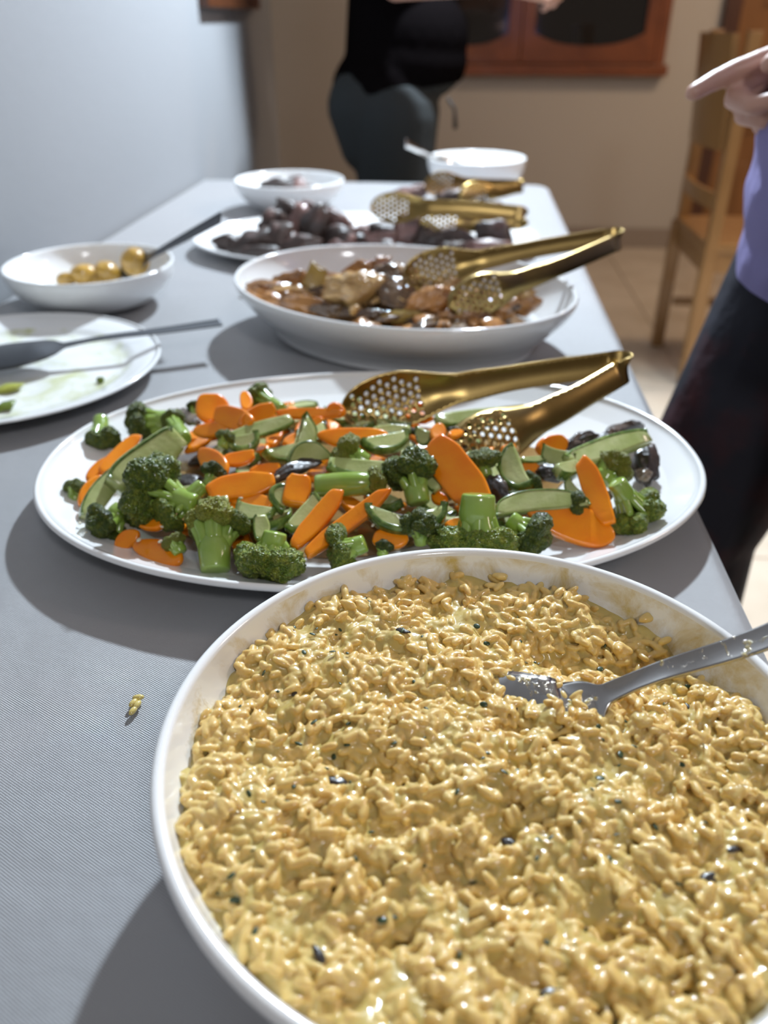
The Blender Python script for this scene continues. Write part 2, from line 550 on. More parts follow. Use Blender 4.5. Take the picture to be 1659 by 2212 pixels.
# wooden door with dark glass panes at the right of the far wall
door = empty('door_1', (0, FAR_Y, 0)); tag(door, kind='structure')
dx0 = 1.225
box('door_jamb', (dx0, -0.05, 0), (dx0 + 0.075, 0, 2.15), M['dark_wood'], door, 0.004)
box('door_jamb', (dx0 + 0.98, -0.05, 0), (dx0 + 1.055, 0, 2.15), M['dark_wood'], door, 0.004)
box('door_lintel', (dx0, -0.05, 2.15), (dx0 + 1.055, 0, 2.23), M['dark_wood'], door, 0.004)
leaf = box('door_leaf', (dx0 + 0.078, -0.036, 0.008), (dx0 + 0.977, -0.006, 2.145), M['door_wood'], door, 0.003)
for (z0, z1) in ((0.12, 0.42), (0.62, 0.80), (1.17, 1.95)):
    x0, x1 = dx0 + 0.21, dx0 + 0.86
    box('panel_moulding', (x0 - 0.03, -0.046, z0 - 0.03), (x1 + 0.03, -0.034, z1 + 0.03), M['door_wood'], leaf, 0.004)
    box('dark_panel' if z0 > 0.5 else 'wood_panel', (x0, -0.050, z0), (x1, -0.044, z1), M['pane'] if z0 > 0.5 else M['door_wood'], leaf, 0.002)
box('door_handle', (dx0 + 0.88, -0.085, 0.99), (dx0 + 0.96, -0.05, 1.01), M['steel'], leaf, 0.004)

# framed picture on the left wall, only its lower corner in view
pf = empty('framed_picture', (WALL_X, 2.50, 1.113))
tag(pf, 'flat dark brown framed picture on the left wall, only its lower corner in view', 'picture')
bm = bmesh.new()
for lo, hi in (((0.001, -0.28, 0), (0.026, 0.28, 0.035)), ((0.001, -0.28, 0.365), (0.026, 0.28, 0.40)),
               ((0.001, -0.28, 0.035), (0.026, -0.245, 0.365)), ((0.001, 0.245, 0.035), (0.026, 0.28, 0.365))):
    box_bm(bm, lo, hi, 0.003)
link('frame', from_bm('frame', bm, M['dark_wood']), pf)
box('canvas', (0.002, -0.246, 0.034), (0.014, 0.246, 0.366), M['canvas'], pf)

# ------------------------------------------------------------------ dining chair
ch = empty('dining_chair', (0.80, 2.93, 0))
tag(ch, 'light brown wooden dining chair with a broad curved back panel, standing near the far wall', 'chair')


def stick(name, a, b, w, m, parent, d=None):
    a, b = Vector(a), Vector(b)
    L_ = (b - a).length
    bm = bmesh.new()
    box_bm(bm, (-w / 2, -(d or w) / 2, 0), (w / 2, (d or w) / 2, L_), 0.005)
    me = from_bm(name, bm, m)
    ob = link(name, me, parent)
    z = (b - a).normalized()
    ob.matrix_local = Matrix.Translation(a) @ basis(Vector((1, 0, 0)), z)
    return ob


for sy in (-0.205, 0.205):
    stick('rear_leg', (0.0 if sy < 0 else -0.012, sy, 0.0), (0.0, sy, 0.47), 0.042, M['chair_wood'], ch)
    stick('back_post', (0.0, sy, 0.47), (-0.045, sy, 1.06), 0.038, M['chair_wood'], ch)
    stick('front_leg', (0.40, sy, 0.0), (0.40, sy, 0.455), 0.042, M['chair_wood'], ch)
    box('side_rail', (0.02, sy - 0.012, 0.39), (0.38, sy + 0.012, 0.452), M['chair_wood'], ch, 0.003)
    box('side_stretcher', (0.02, sy - 0.010, 0.16), (0.38, sy + 0.010, 0.19), M['chair_wood'], ch, 0.003)
box('rear_rail', (-0.014, -0.19, 0.385), (0.014, 0.19, 0.452), M['chair_wood'], ch, 0.003)
box('front_rail', (0.386, -0.19, 0.385), (0.414, 0.19, 0.452), M['chair_wood'], ch, 0.003)
box('seat', (-0.022, -0.225, 0.452), (0.435, 0.225, 0.485), M['chair_wood'], ch, 0.008)


def curved_panel(z0, z1, bow):
    v, f = [], []
    n = 12
    for k in range(n + 1):
        u = -1 + 2 * k / n
        for z in (z0, z1):
            xo = -0.045 * (z - 0.47) / 0.59
            for dx in (-0.009, 0.009):
                v.append((xo + dx + bow * (1 - u * u), u * 0.19, z))
    for k in range(n):
        a, b_ = 4 * k, 4 * k + 4
        for (i, j) in ((0, 1), (1, 3), (3, 2), (2, 0)):
            f.append((a + i, a + j, b_ + j, b_ + i))
    f.append((0, 2, 3, 1)); f.append((4 * n, 4 * n + 1, 4 * n + 3, 4 * n + 2))
    return v, f


v, f = curved_panel(0.75, 1.055, -0.03)
link('back_panel', mesh('back_panel', v, f, M['chair_wood'], smooth=False), ch)
v, f = curved_panel(0.58, 0.63, -0.02)
link('lower_back_rail', mesh('lower_back_rail', v, f, M['chair_wood'], smooth=False), ch)

# ------------------------------------------------------------------ table and cloth
TX0, TX1, TY0, TY1 = -0.632, 0.2045, -0.10, 2.105
tb = empty('dining_table', ((TX0 + TX1) / 2, (TY0 + TY1) / 2, 0))
tag(tb, 'long dining table under the grey satin cloth, pushed against the left wall', 'table')
cx, cy = (TX0 + TX1) / 2, (TY0 + TY1) / 2
box('tabletop', (TX0 + 0.006 - cx, TY0 + 0.006 - cy, 0.715), (TX1 - 0.006 - cx, TY1 - 0.006 - cy, 0.7465), M['chair_wood'], tb, 0.006)
for sx in (-1, 1):
    for sy in (-1, 1):
        x, y = sx * (TX1 - TX0) / 2 * 0.88, sy * (TY1 - TY0) / 2 * 0.93
        box('leg', (x - 0.03, y - 0.03, 0), (x + 0.03, y + 0.03, 0.66), M['chair_wood'], tb, 0.004)
    x = sx * (TX1 - TX0) / 2 * 0.88
    box('apron', (x - 0.011, -(TY1 - TY0) / 2 * 0.90, 0.64), (x + 0.011, (TY1 - TY0) / 2 * 0.90, 0.714), M['chair_wood'], tb, 0.002)


def cloth():
    # distance outside the table edge runs down the sides; corners rounded
    r = 0.055
    drop = 0.24
    v, f = [], []
    nx, ny = 110, 240
    ext = drop
    xs = np.concatenate([np.linspace(TX0 + 0.0, TX1 - 0.012, nx), TX1 - 0.012 + np.array([0.004, 0.008, 0.011, 0.012]) , ])
    # outline loop approach: inner grid plus skirts on the right, far and near sides
    def top(x, y):
        z = 0.7495 + 0.0008 * noise.noise((x * 6, y * 6, 3)) + 0.0007 * noise.noise((x * 17, y * 11, 8))
        return max(z, 0.7475)
    X = np.linspace(TX0, TX1, nx)
    Y = np.linspace(TY0, TY1, ny)
    idx = {}
    cr = 0.045
    for i, x in enumerate(X):
        for j, y in enumerate(Y):
            xx, yy = x, y
            # round the two free corners of the top
            dx, dy = x - (TX1 - cr), max(y - (TY1 - cr), (TY0 + cr) - y)
            if dx > 0 and dy > 0:
                m_ = max(dx, dy); d = math.hypot(dx, dy)
                k = m_ / d
                xx = TX1 - cr + dx * k
                yy = (TY1 - cr + dy * k) if y > cy else (TY0 + cr - dy * k)
            e = min(TX1 - x, TY1 - y, y - TY0)
            z = top(xx, yy)
            if e < 0.006: z -= (0.006 - e) ** 2 / 0.012
            idx[i, j] = len(v)
            v.append((xx, yy, z))
    for i in range(nx - 1):
        for j in range(ny - 1):
            f.append((idx[i, j], idx[i + 1, j], idx[i + 1, j + 1], idx[i, j + 1]))
    loop = [(i, 0) for i in range(nx)] + [(nx - 1, j) for j in range(1, ny)] + [(i, ny - 1) for i in range(nx - 2, -1, -1)]
    prev = [idx[q] for q in loop]
    rows = 14
    for k in range(1, rows + 1):
        t = k / rows
        cur = []
        for n_, q in enumerate(loop):
            p = Vector(v[idx[q]])
            i, j = q
            nrm = Vector((1 if i == nx - 1 else 0, (1 if j == ny - 1 else (-1 if j == 0 else 0)), 0))
            c_ = Vector((TX1 - cr, (TY1 - cr) if j > ny / 2 else (TY0 + cr), 0))
            if p.x > c_.x and (p.y > TY1 - cr or p.y < TY0 + cr):
                nrm = Vector((p.x - c_.x, p.y - c_.y, 0))
            nrm.normalize()
            fold = (0.5 + 0.5 * math.sin(n_ * 0.33 + 1.3 * math.sin(n_ * 0.07))) * 0.018 * t
            off = 0.0035 * min(1, t * 6) + fold
            p2 = p + nrm * off
            if p2.x < WALL_X + 0.004: p2.x = WALL_X + 0.004
            cur.append(len(v))
            v.append((p2.x, p2.y, p.z - drop * t))
        for n_ in range(len(loop) - 1):
            f.append((prev[n_], cur[n_], cur[n_ + 1], prev[n_ + 1]))
        prev = cur
    return v, f


v, f = cloth()
o = link('tablecloth', mesh('tablecloth', v, f, M['cloth']))
tag(o, 'smooth grey satin tablecloth covering the long table', 'tablecloth')

# ================================================================== serving dishes
TZ = 0.7505          # top of the cloth


def dish(name, loc, a, b, prof, mats, rot=0.0, seg=120, wells=None, parent=None, power=2.0):
    """lathe-like oval vessel. prof: (inset from the rim in metres, height); wells: profile index from which the second material runs"""
    v, f, mi = [], [], []
    for d, z in prof:
        for k in range(seg):
            t = 2 * PI * k / seg
            ct, st = math.cos(t), math.sin(t)
            p = 2.0 / power
            v.append(((a - d) * math.copysign(abs(ct) ** p, ct), (b - d) * math.copysign(abs(st) ** p, st), z))
    n = len(prof)
    for i in range(n - 1):
        for k in range(seg):
            k2 = (k + 1) % seg
            f.append((i * seg + k, i * seg + k2, (i + 1) * seg + k2, (i + 1) * seg + k))
            mi.append(1 if wells is not None and i >= wells else 0)
    c0, c1 = len(v), len(v) + 1
    v.append((0, 0, prof[0][1])); v.append((0, 0, prof[-1][1]))
    for k in range(seg):
        k2 = (k + 1) % seg
        f.append((c0, k2, k)); mi.append(0)
        f.append((c1, (n - 1) * seg + k, (n - 1) * seg + k2)); mi.append(1 if wells is not None else 0)
    me = mesh(name, v, f, mats, True, mi)
    return link(name, me, parent, loc, (0, 0, rot))


def lip(d0, z, w, n=7):
    """half round rim: from outside (inset 0) over the top to inset w"""
    return [(d0 + w / 2 - w / 2 * math.cos(PI * k / (n - 1)), z - w / 2 + w / 2 * math.sin(PI * k / (n - 1))) for k in range(n)]


# --- the near oval bowl with risotto
RB = Vector((0.0245, 0.262, TZ))
RBA, RBB = 0.1475, 0.1465
rb_prof = ([(0.052, 0.0), (0.045, 0.0015), (0.041, 0.006)] + [(0.041 - 0.041 * (u ** 0.75), 0.006 + 0.056 * u) for u in np.linspace(0.1, 1, 10)]
           + [(q[0] + 0.0, q[1]) for q in lip(-0.0006, 0.0695, 0.0062)]
           + [(0.0062 + 0.039 * (u ** 1.5), 0.0655 - 0.0585 * u) for u in np.linspace(0.05, 1, 12)] + [(0.058, 0.0062), (0.075, 0.0058)])
wells_i = 3 + 10 + 7 - 1
bowl = dish('risotto_bowl', RB, RBA, RBB, rb_prof, [M['ceramic'], M['rice_wall']], wells=wells_i, seg=160)
tag(bowl, 'big white bowl of risotto nearest the viewer, sauce smeared inside its rim', 'bowl')

# --- platter of vegetables
VP = Vector((-0.0625, 0.599, TZ))
VA, VB, VROT = 0.270, 0.187, math.radians(8.0)
vp_prof = ([(0.085, 0.0), (0.078, 0.0012), (0.072, 0.004)] + [(0.072 - 0.071 * u ** 0.85, 0.004 + 0.022 * u) for u in np.linspace(0.12, 1, 8)]
           + lip(0.0, 0.0305, 0.0056)
           + [(0.0056 + 0.055 * u ** 0.9, 0.0275 - 0.0205 * (1 - (1 - u) ** 1.7)) for u in np.linspace(0.06, 1, 12)] + [(0.085, 0.0066), (0.12, 0.0064)])
platter = dish('vegetable_platter', VP, VA, VB, vp_prof, [M['ceramic'], M['veg_well']], VROT, 160, wells=3 + 8 + 7 + 9, power=2.15)
tag(platter, 'large white oval platter heaped with broccoli, carrot and zucchini', 'platter')

# --- deep oval dish of roast chicken
CK = Vector((-0.068, 0.984, TZ))
CA, CB, CROT = 0.2165, 0.173, math.radians(153.7 - 180)
ck_prof = ([(0.054, 0.0), (0.049, 0.001), (0.046, 0.004)] + [(0.048 - 0.010 * u, 0.004 + 0.016 * u) for u in np.linspace(0.1, 1, 5)]
           + [(0.0362, 0.0212)] + [(0.0342 * (1 - u) ** 1.45 + 0.0006, 0.0225 + 0.0405 * u) for u in np.linspace(0.05, 1, 8)]
           + lip(0.0, 0.0695, 0.006)
           + [(0.006 + 0.042 * u ** 1.4, 0.066 - 0.058 * u) for u in np.linspace(0.05, 1, 12)] + [(0.07, 0.0068), (0.09, 0.0066)])
o = dish('oval_baking_dish', CK, CA, CB, ck_prof, M['ceramic'], CROT, 140)
tag(o, 'deep white oval dish of browned roast chicken, behind the vegetable platter', 'dish')


# --- round bowls
def round_bowl(name, x, y, r, h, rb, label, mm, tilt=None):
    d0 = r - rb
    prof = ([(d0 + 0.010, 0.0), (d0 + 0.004, 0.001), (d0, 0.003)] + [(d0 * (1 - math.sin(u * PI / 2) ** 1.15), 0.003 + (h - 0.007) * (1 - math.cos(u * PI / 2)) ** 0.85) for u in np.linspace(0.12, 1, 10)]
            + lip(0.0, h, 0.0048) + [(0.0048 + (d0 + 0.012) * (u ** 1.6), (h - 0.003) - (h - 0.009) * (math.sin(u * PI / 2))) for u in np.linspace(0.06, 1, 11)])
    ob = dish(name, (x, y, TZ), r, r * 1.0, prof, mm, seg=96)
    tag(ob, label, 'bowl')
    return ob


PB = (-0.497, 1.077, 0.112, 0.058)
pot_bowl = round_bowl('serving_bowl', PB[0], PB[1], PB[2], PB[3], 0.058, 'white bowl with the last small potatoes and a spoon, beside the left wall', M['cool_ceramic'])
SB = (-0.351, 1.752, 0.112, 0.060)
sml_bowl = round_bowl('serving_bowl', SB[0], SB[1], SB[2], SB[3], 0.052, 'small white bowl holding a few dark pieces of meat', M['cool_ceramic'])
BB = (0.033, 2.065, 0.115, 0.064)
bck_bowl = round_bowl('serving_bowl', BB[0], BB[1], BB[2], BB[3], 0.084, 'white bowl at the far end of the table with a spoon handle sticking out', M['cool_ceramic'])

# --- flat plate at the left
PL = Vector((-0.490, 0.800, TZ))
pl_prof = [(0.065, 0.0), (0.060, 0.001), (0.055, 0.004), (0.030, 0.0105), (0.004, 0.0185)] + lip(0.0, 0.0222, 0.0042) + [
    (0.008, 0.0200), (0.018, 0.0170), (0.028, 0.0142), (0.033, 0.0125), (0.037, 0.0095), (0.042, 0.0075), (0.055, 0.0068), (0.075, 0.0065)]
plate = dish('dinner_plate', PL, 0.170, 0.170, pl_prof, [M['cool_ceramic'], M['plate_well']], seg=120, wells=5 + 7 + 3)
tag(plate, 'nearly empty white plate smeared with green sauce, cut off at the left', 'plate')

# --- meat platter
MP = Vector((-0.158, 1.428, TZ))
MA, MB = 0.295, 0.195
mp_prof = ([(0.080, 0.0), (0.074, 0.001), (0.068, 0.004), (0.030, 0.013), (0.002, 0.0195)] + lip(0.0, 0.024, 0.0048)
           + [(0.010, 0.0205), (0.025, 0.0150), (0.040, 0.0100), (0.055, 0.0076), (0.08, 0.0066)])
o = dish('meat_platter', MP, MA, MB, mp_prof, M['cool_ceramic'], math.radians(6), 120)
tag(o, 'white oval platter piled with dark roast meat, behind the chicken dish', 'platter')


# ================================================================== ribbons: tongs, spoons
def catmull(P, n):
    P = [np.array(p, float) for p in P]
    Q = [2 * P[0] - P[1]] + P + [2 * P[-1] - P[-2]]
    out = []
    m_ = len(P) - 1
    for k in range(n + 1):
        u = k / n * m_
        i = min(int(u), m_ - 1)
        t = u - i
        p0, p1, p2, p3 = Q[i:i + 4]
        out.append(0.5 * ((2 * p1) + (-p0 + p2) * t + (2 * p0 - 5 * p1 + 4 * p2 - p3) * t * t + (-p0 + 3 * p1 - 3 * p2 + p3) * t ** 3))
    return np.array(out)


class Path:
    def __init__(self, pts, wdir, n=80):
        self.c = catmull(pts, n)
        d = np.linalg.norm(np.diff(self.c, axis=0), axis=1)
        self.s = np.concatenate([[0], np.cumsum(d)])
        self.L = self.s[-1]
        t = np.gradient(self.c, axis=0)
        self.t = t / np.linalg.norm(t, axis=1)[:, None]
        w = np.array(wdir, float)
        if w.ndim == 1: w = np.tile(w, (len(self.c), 1))
        else:
            k = np.linspace(0, 1, len(w))
            w = np.array([np.interp(np.linspace(0, 1, len(self.c)), k, w[:, q]) for q in range(3)]).T
        w = w - self.t * (w * self.t).sum(1)[:, None]
        self.w = w / np.linalg.norm(w, axis=1)[:, None]
        self.n = np.cross(self.t, self.w)

    def map(self, S, Yv, Z):
        out = np.empty((len(S), 3))
        for q in range(3):
            out[:, q] = (np.interp(S, self.s, self.c[:, q]) + np.interp(S, self.s, self.w[:, q]) * Yv + np.interp(S, self.s, self.n[:, q]) * Z)
        return out


def ribbon(name, path, hw, conc, mats, parent, thick=0.0011, holes=(), step=0.003, ns=120):
    """sheet metal along a path: hw(s) half width, conc(s) depth of the hollow; holes: (s, y, r)"""
    S = np.linspace(0, path.L, ns)
    W = np.array([hw(x) for x in S])
    if not holes:                      # plain strip: an even grid
        m_ = 15
        a_ = np.linspace(-1, 1, m_)
        SS = np.repeat(S, m_)
        WW = np.repeat(W, m_) * np.tile(a_, len(S))
        Z = np.repeat([conc(x) for x in S], m_) * (1 - np.tile(a_, len(S)) ** 2)
        fc = [(i * m_ + k, (i + 1) * m_ + k, (i + 1) * m_ + k + 1, i * m_ + k + 1) for i in range(len(S) - 1) for k in range(m_ - 1)]
        ob = link(name, mesh(name, path.map(SS, WW, Z), fc, mats), parent)
        sm = ob.modifiers.new('thickness', 'SOLIDIFY')
        sm.thickness = thick
        sm.offset = 0
        return ob
    pts, cons = [], []
    edge = [(x, -w) for x, w in zip(S, W)] + [(x, w) for x, w in zip(S[::-1], W[::-1])]
    ol = []
    for p in edge:
        if not ol or (abs(p[0] - ol[-1][0]) + abs(p[1] - ol[-1][1])) > 1e-5: ol.append(p)
    if abs(ol[0][0] - ol[-1][0]) + abs(ol[0][1] - ol[-1][1]) < 1e-5: ol.pop()
    verts = [Vector(p) for p in ol]
    cons = [(i, (i + 1) % len(ol)) for i in range(len(ol))]
    hc = []
    for (hs, hy, hr) in holes:
        b0 = len(verts)
        m_ = 10
        for k in range(m_):
            verts.append(Vector((hs + hr * math.cos(2 * PI * k / m_), hy + hr * math.sin(2 * PI * k / m_))))
        cons += [(b0 + k, b0 + (k + 1) % m_) for k in range(m_)]
        hc.append((hs, hy, hr))
    ha = np.array(hc) if hc else np.zeros((0, 3))
    for i, x in enumerate(np.arange(step / 2, path.L, step)):
        w = float(np.interp(x, S, W))
        off = (i % 2) * step / 2
        for y in np.arange(-w + step * 0.6 + off, w - step * 0.5, step):
            if len(ha) and (np.hypot(ha[:, 0] - x, ha[:, 1] - y) < ha[:, 2] * 1.25).any(): continue
            verts.append(Vector((x, y)))
    v2, e2, f2, *_ = delaunay_2d_cdt(verts, cons, [], 0, 1e-7)
    P2 = np.array([(q.x, q.y) for q in v2])
    faces = []
    for t in f2:
        c = P2[list(t)].mean(0)
        if len(ha) and (np.hypot(ha[:, 0] - c[0], ha[:, 1] - c[1]) < ha[:, 2] * 0.97).any(): continue
        w = float(np.interp(c[0], S, W))
        if abs(c[1]) > w: continue
        faces.append(tuple(t))
    w = np.maximum(np.interp(P2[:, 0], S, W), 1e-5)
    Z = np.array([conc(x) for x in P2[:, 0]]) * (1 - np.clip(np.abs(P2[:, 1]) / w, 0, 1) ** 2)
    P3 = path.map(P2[:, 0], P2[:, 1], Z)
    me = mesh(name, P3, faces, mats)
    ob = link(name, me, parent)
    sm = ob.modifiers.new('thickness', 'SOLIDIFY')
    sm.thickness = thick
    sm.offset = 0
    return ob


def sstep(a, b, x):
    t = min(1, max(0, (x - a) / (b - a)))
    return t * t * (3 - 2 * t)


def tongs(label, hinge, head_a, head_b, wdir, spread=0.3, arm_w=0.0085, head_w=0.0215, head_l=0.088, sag=0.0, hole_r=0.0021, pitch=0.0076, group=None, wdir2=None):
    """two perforated oval heads on sprung arms; hinge, head_a, head_b are world points (the hinge bend and the tips)"""
    H_, A_, B_ = Vector(hinge), Vector(head_a), Vector(head_b)
    root = empty('serving_tongs', H_)
    tag(root, label, 'tongs', group)
    mid_ = (A_ + B_) / 2
    ax = (mid_ - H_).normalized()
    sep = (A_ - B_)
    sep = (sep - ax * sep.dot(ax)).normalized()
    gap = 0.0075
    for tip, sg, wd in ((A_, 1, wdir), (B_, -1, wdir2 or wdir)):
        p0 = sep * gap * sg + ax * 0.012
        p3 = tip - H_
        p1 = p0.lerp(p3, 0.33) + sep * sg * 0.004
        p2 = p0.lerp(p3, 0.66) + sep * sg * 0.003
        path = Path([p0, p1, p2, p3], wd, 90)
        L_ = path.L
        hs = L_ - head_l

        def hw(s, L_=L_, hs=hs):
            if s < hs: return arm_w + 0.0005 + (0.002 * sstep(hs - 0.05, hs, s))
            u = (s - hs) / head_l
            neck = arm_w + 0.0025
            el = head_w * math.sqrt(max(0.0, 1 - ((u - 0.56) / 0.44) ** 2)) if u > 0.56 else head_w
            return max(0.0002, el) if u > 0.56 else neck + (head_w - neck) * sstep(0.0, 0.56, u)

        def conc(s, hs=hs, sg=sg):
            k = sstep(hs - 0.005, hs + 0.03, s)
            return sg * (0.0022 * (1 - k) + 0.0065 * k)
        holes = []
        row = 0
        x = hs + head_l * 0.36
        while x < L_ - 0.006:
            w = hw(x)
            n_ = int((w - 0.004) / (pitch * 0.5) ) // 1
            ys = np.arange(-6, 7) * pitch + (row % 2) * pitch / 2
            for y in ys:
                if abs(y) < w * 0.80 - hole_r * 0.4 and hw(x + abs(y) * 0.25) > abs(y) + hole_r * 1.5:
                    holes.append((x, y, hole_r))
            x += pitch * 0.87
            row += 1
        ribbon('tong_arm', path, hw, conc, M['gold'], root, 0.0011, holes)
    # the sprung bend that joins both arms
    pts = []
    for k in range(9):
        t = -PI / 2 + PI * k / 8
        pts.append(sep * gap * math.sin(t) + ax * (0.012 - 0.0125 * math.cos(t)))
    path = Path(pts, wdir, 40)
    ribbon('spring_bend', path, lambda s: arm_w + 0.0006, lambda s: 0.0, M['gold'], root, 0.0012, step=0.004, ns=40)
    return root


def spoon(name, label, cat, pts, wdir, prof, depth, m, conc_from=0.7, group=None, thick=0.0016, base=None, parts=('handle',)):
    root = empty(name, pts[0] if base is None else base)
    tag(root, label, cat, group)
    P = [Vector(p) - root.location for p in pts]
    path = Path(P, wdir, 90)
    xs = [q[0] for q in prof]
    ws = [q[1] for q in prof]

    def hw(s): return max(0.0002, float(np.interp(s / path.L, xs, ws)))

    def conc(s):
        u = s / path.L
        return depth * sstep(conc_from, min(1.0, conc_from + 0.12), u) + 0.0008
    cut = None
    ribbon('spoon_body', path, hw, conc, m, root, thick, step=0.003, ns=160)
    return root


def oval_end(u0, u1, w, neck, n=12):
    """half-width table of a spoon bowl between u0 and u1"""
    out = []
    for k in range(n + 1):
        t = k / n
        e = w * math.sqrt(max(0, 1 - (2 * t - 1) ** 2))
        out.append((u0 + (u1 - u0) * t, max(e, neck if t < 0.4 else 0.0003)))
    return out


tongs('gold tongs lying on the vegetable platter, one perforated head raised above the carrots',
      at(1352, 790, 0.818), at(738, 890, 0.798), at(946, 1002, 0.777), (0.0, 0.42, 0.9), arm_w=0.0108, head_w=0.0255, head_l=0.112, wdir2=(0.0, 0.62, 0.78))
tongs('gold tongs standing in the roast chicken dish with both heads dug into the meat',
      at(1338, 514, 0.862), at(872, 598, 0.828), at(966, 664, 0.808), (0.0, 0.40, 0.9), arm_w=0.0096, head_w=0.0245, head_l=0.100, wdir2=(0.05, 0.35, 0.9))
tongs('gold tongs nearer the front of the meat platter, head with large holes pointing left',
      at(1132, 470, 0.805), at(800, 448, 0.820), at(905, 475, 0.800), (0.0, 0.35, 0.9), arm_w=0.0115, head_w=0.0250, head_l=0.095)
tongs('gold tongs at the back of the meat platter, just in front of the far bowl',
      at(1128, 402, 0.800), at(918, 400, 0.812), at(990, 424, 0.798), (0.0, 0.3, 0.9), arm_w=0.0100, head_w=0.0250, head_l=0.095)

# steel spoon dug into the risotto
sp = [at(1960, 1232, 0.900), at(1659, 1374, 0.852), at(1420, 1452, 0.8265), at(1290, 1508, 0.8125), at(1222, 1553, 0.8000), at(1150, 1548, 0.7935), at(1034, 1488, 0.7955)]
spoon('serving_spoon', 'steel spoon dug into the risotto, its handle leaning over the right rim', 'spoon', sp,
      [(0.2, 0.9, 0.5), (0.15, 0.9, 0.45), (0.1, 0.9, 0.4), (0.05, 0.85, 0.5), (0.05, 0.7, 0.7), (0.0, 0.55, 0.83), (0.0, 0.55, 0.83)],
      [(0, 0.0085), (0.1, 0.0075), (0.35, 0.0058), (0.60, 0.0045), (0.66, 0.0050)] + oval_end(0.67, 1.0, 0.021, 0.006), -0.009, M['saucy_steel'], 0.68, thick=0.0018)
# dark spoon in the potato bowl
_a, _b = at(476, 470, 0.885), at(262, 588, 0.776)
pts = [_a.lerp(_b, t) for t in (0, 0.25, 0.5, 0.75, 1.0)]
spoon('serving_spoon', 'dark grey spoon leaning in the potato bowl, handle pointing right', 'spoon', pts, (-0.3, 0.75, 0.55),
      [(0, 0.0075), (0.3, 0.0065), (0.62, 0.0045), (0.70, 0.006)] + oval_end(0.70, 1.0, 0.018, 0.006), -0.006, M['dark_steel'], 0.70)
# black serving spoon on the sauce plate
pts = [at(478, 696, 0.788), at(350, 714, 0.786), at(220, 730, 0.784), at(110, 752, 0.779), at(30, 768, 0.774), at(-90, 778, 0.7685)]
spoon('serving_spoon', 'black broad-headed serving spoon lying across the sauce plate', 'spoon', pts, (0.1, 0.95, 0.15),
      [(0, 0.0085), (0.3, 0.0062), (0.52, 0.0042), (0.60, 0.006)] + oval_end(0.60, 1.0, 0.031, 0.006), -0.007, M['dark_steel'], 0.6)
# spoon in the far bowl
pts = [at(876, 310, 0.868), at(905, 325, 0.845), at(945, 345, 0.81), (0.035, 2.075, 0.772)]
spoon('serving_spoon', 'thin steel spoon handle rising from the far white bowl', 'spoon', pts, (0.2, 0.7, 0.6),
      [(0, 0.0085), (0.3, 0.006), (0.55, 0.0045), (0.66, 0.006)] + oval_end(0.66, 1.0, 0.018, 0.006), -0.005, M['steel'], 0.68)

# ================================================================== risotto
def fbm(x, y, s, seed, octv=3):
    out = np.zeros_like(x)
    amp, tot = 1.0, 0.0
    for o_ in range(octv):
        flat = np.array([noise.noise((a * s, b * s, seed + o_ * 7.3)) for a, b in zip(x.ravel(), y.ravel())]).reshape(x.shape)
        out += amp * flat
        tot += amp
        amp *= 0.5
        s *= 2.1
    return out / tot


GN = 260
gx = np.linspace(-0.15, 0.15, GN)
GX, GY = np.meshgrid(gx, gx, indexing='ij')


def bump_at(px, py, sx, sy, amp, rot=0.0):
    """raise or lower the food around the place seen at a pixel; sizes in metres"""
    p = at(px, py, 0.803) - RB
    c, s_ = math.cos(rot), math.sin(rot)
    dx, dy = GX - p.x, GY - p.y
    u, w = (dx * c + dy * s_) / sx, (-dx * s_ + dy * c) / sy
    return amp * np.exp(-(u * u + w * w))


Z0 = 0.0530 + 0.0085 * fbm(GX, GY, 24, 1.7, 2) + 0.0085 * (0.35 - np.abs(fbm(GX, GY, 42, 9.1, 2))) + 0.0040 * fbm(GX, GY, 95, 3.1, 1)
R_ = np.hypot(GX, GY)
Z0 += 0.0035 * np.exp(-(R_ / 0.07) ** 2)
Z0 += bump_at(1240, 1400, 0.050, 0.016, -0.013)            # scooped hollow under the back right wall
Z0 += bump_at(1480, 1450, 0.035, 0.020, -0.010)
Z0 += bump_at(1050, 1290, 0.040, 0.010, -0.002)
Z0 += bump_at(560, 1440, 0.020, 0.016, 0.004)
Z0 += bump_at(430, 1640, 0.016, 0.020, 0.004)
Z0 += bump_at(880, 1590, 0.030, 0.010, 0.005)
Z0 += bump_at(790, 1660, 0.028, 0.005, -0.006, -0.15)      # crevice
Z0 += bump_at(840, 1800, 0.030, 0.006, -0.005, 0.1)
Z0 += bump_at(1060, 1820, 0.006, 0.012, -0.006)
Z0 += bump_at(1250, 1760, 0.030, 0.008, 0.004)
Z0 += bump_at(1150, 1960, 0.030, 0.007, -0.005)
Z0 += bump_at(960, 1830, 0.03, 0.01, 0.005)
Z0 += bump_at(650, 1500, 0.012, 0.005, -0.005)

_r = np.random.default_rng(23)
for _ in range(34):                                        # small torn pits and crevices
    a_, b_ = _r.uniform(0, 6.28), 0.115 * math.sqrt(_r.random())
    c_, s_, rt_ = b_ * math.cos(a_), b_ * math.sin(a_), _r.uniform(0, 3.14)
    dx, dy = GX - c_, GY - s_
    u_, w_ = (dx * math.cos(rt_) + dy * math.sin(rt_)) / _r.uniform(0.006, 0.016), (-dx * math.sin(rt_) + dy * math.cos(rt_)) / _r.uniform(0.0028, 0.0045)
    Z0 -= _r.uniform(0.004, 0.0085) * np.exp(-(u_ * u_ + w_ * w_))


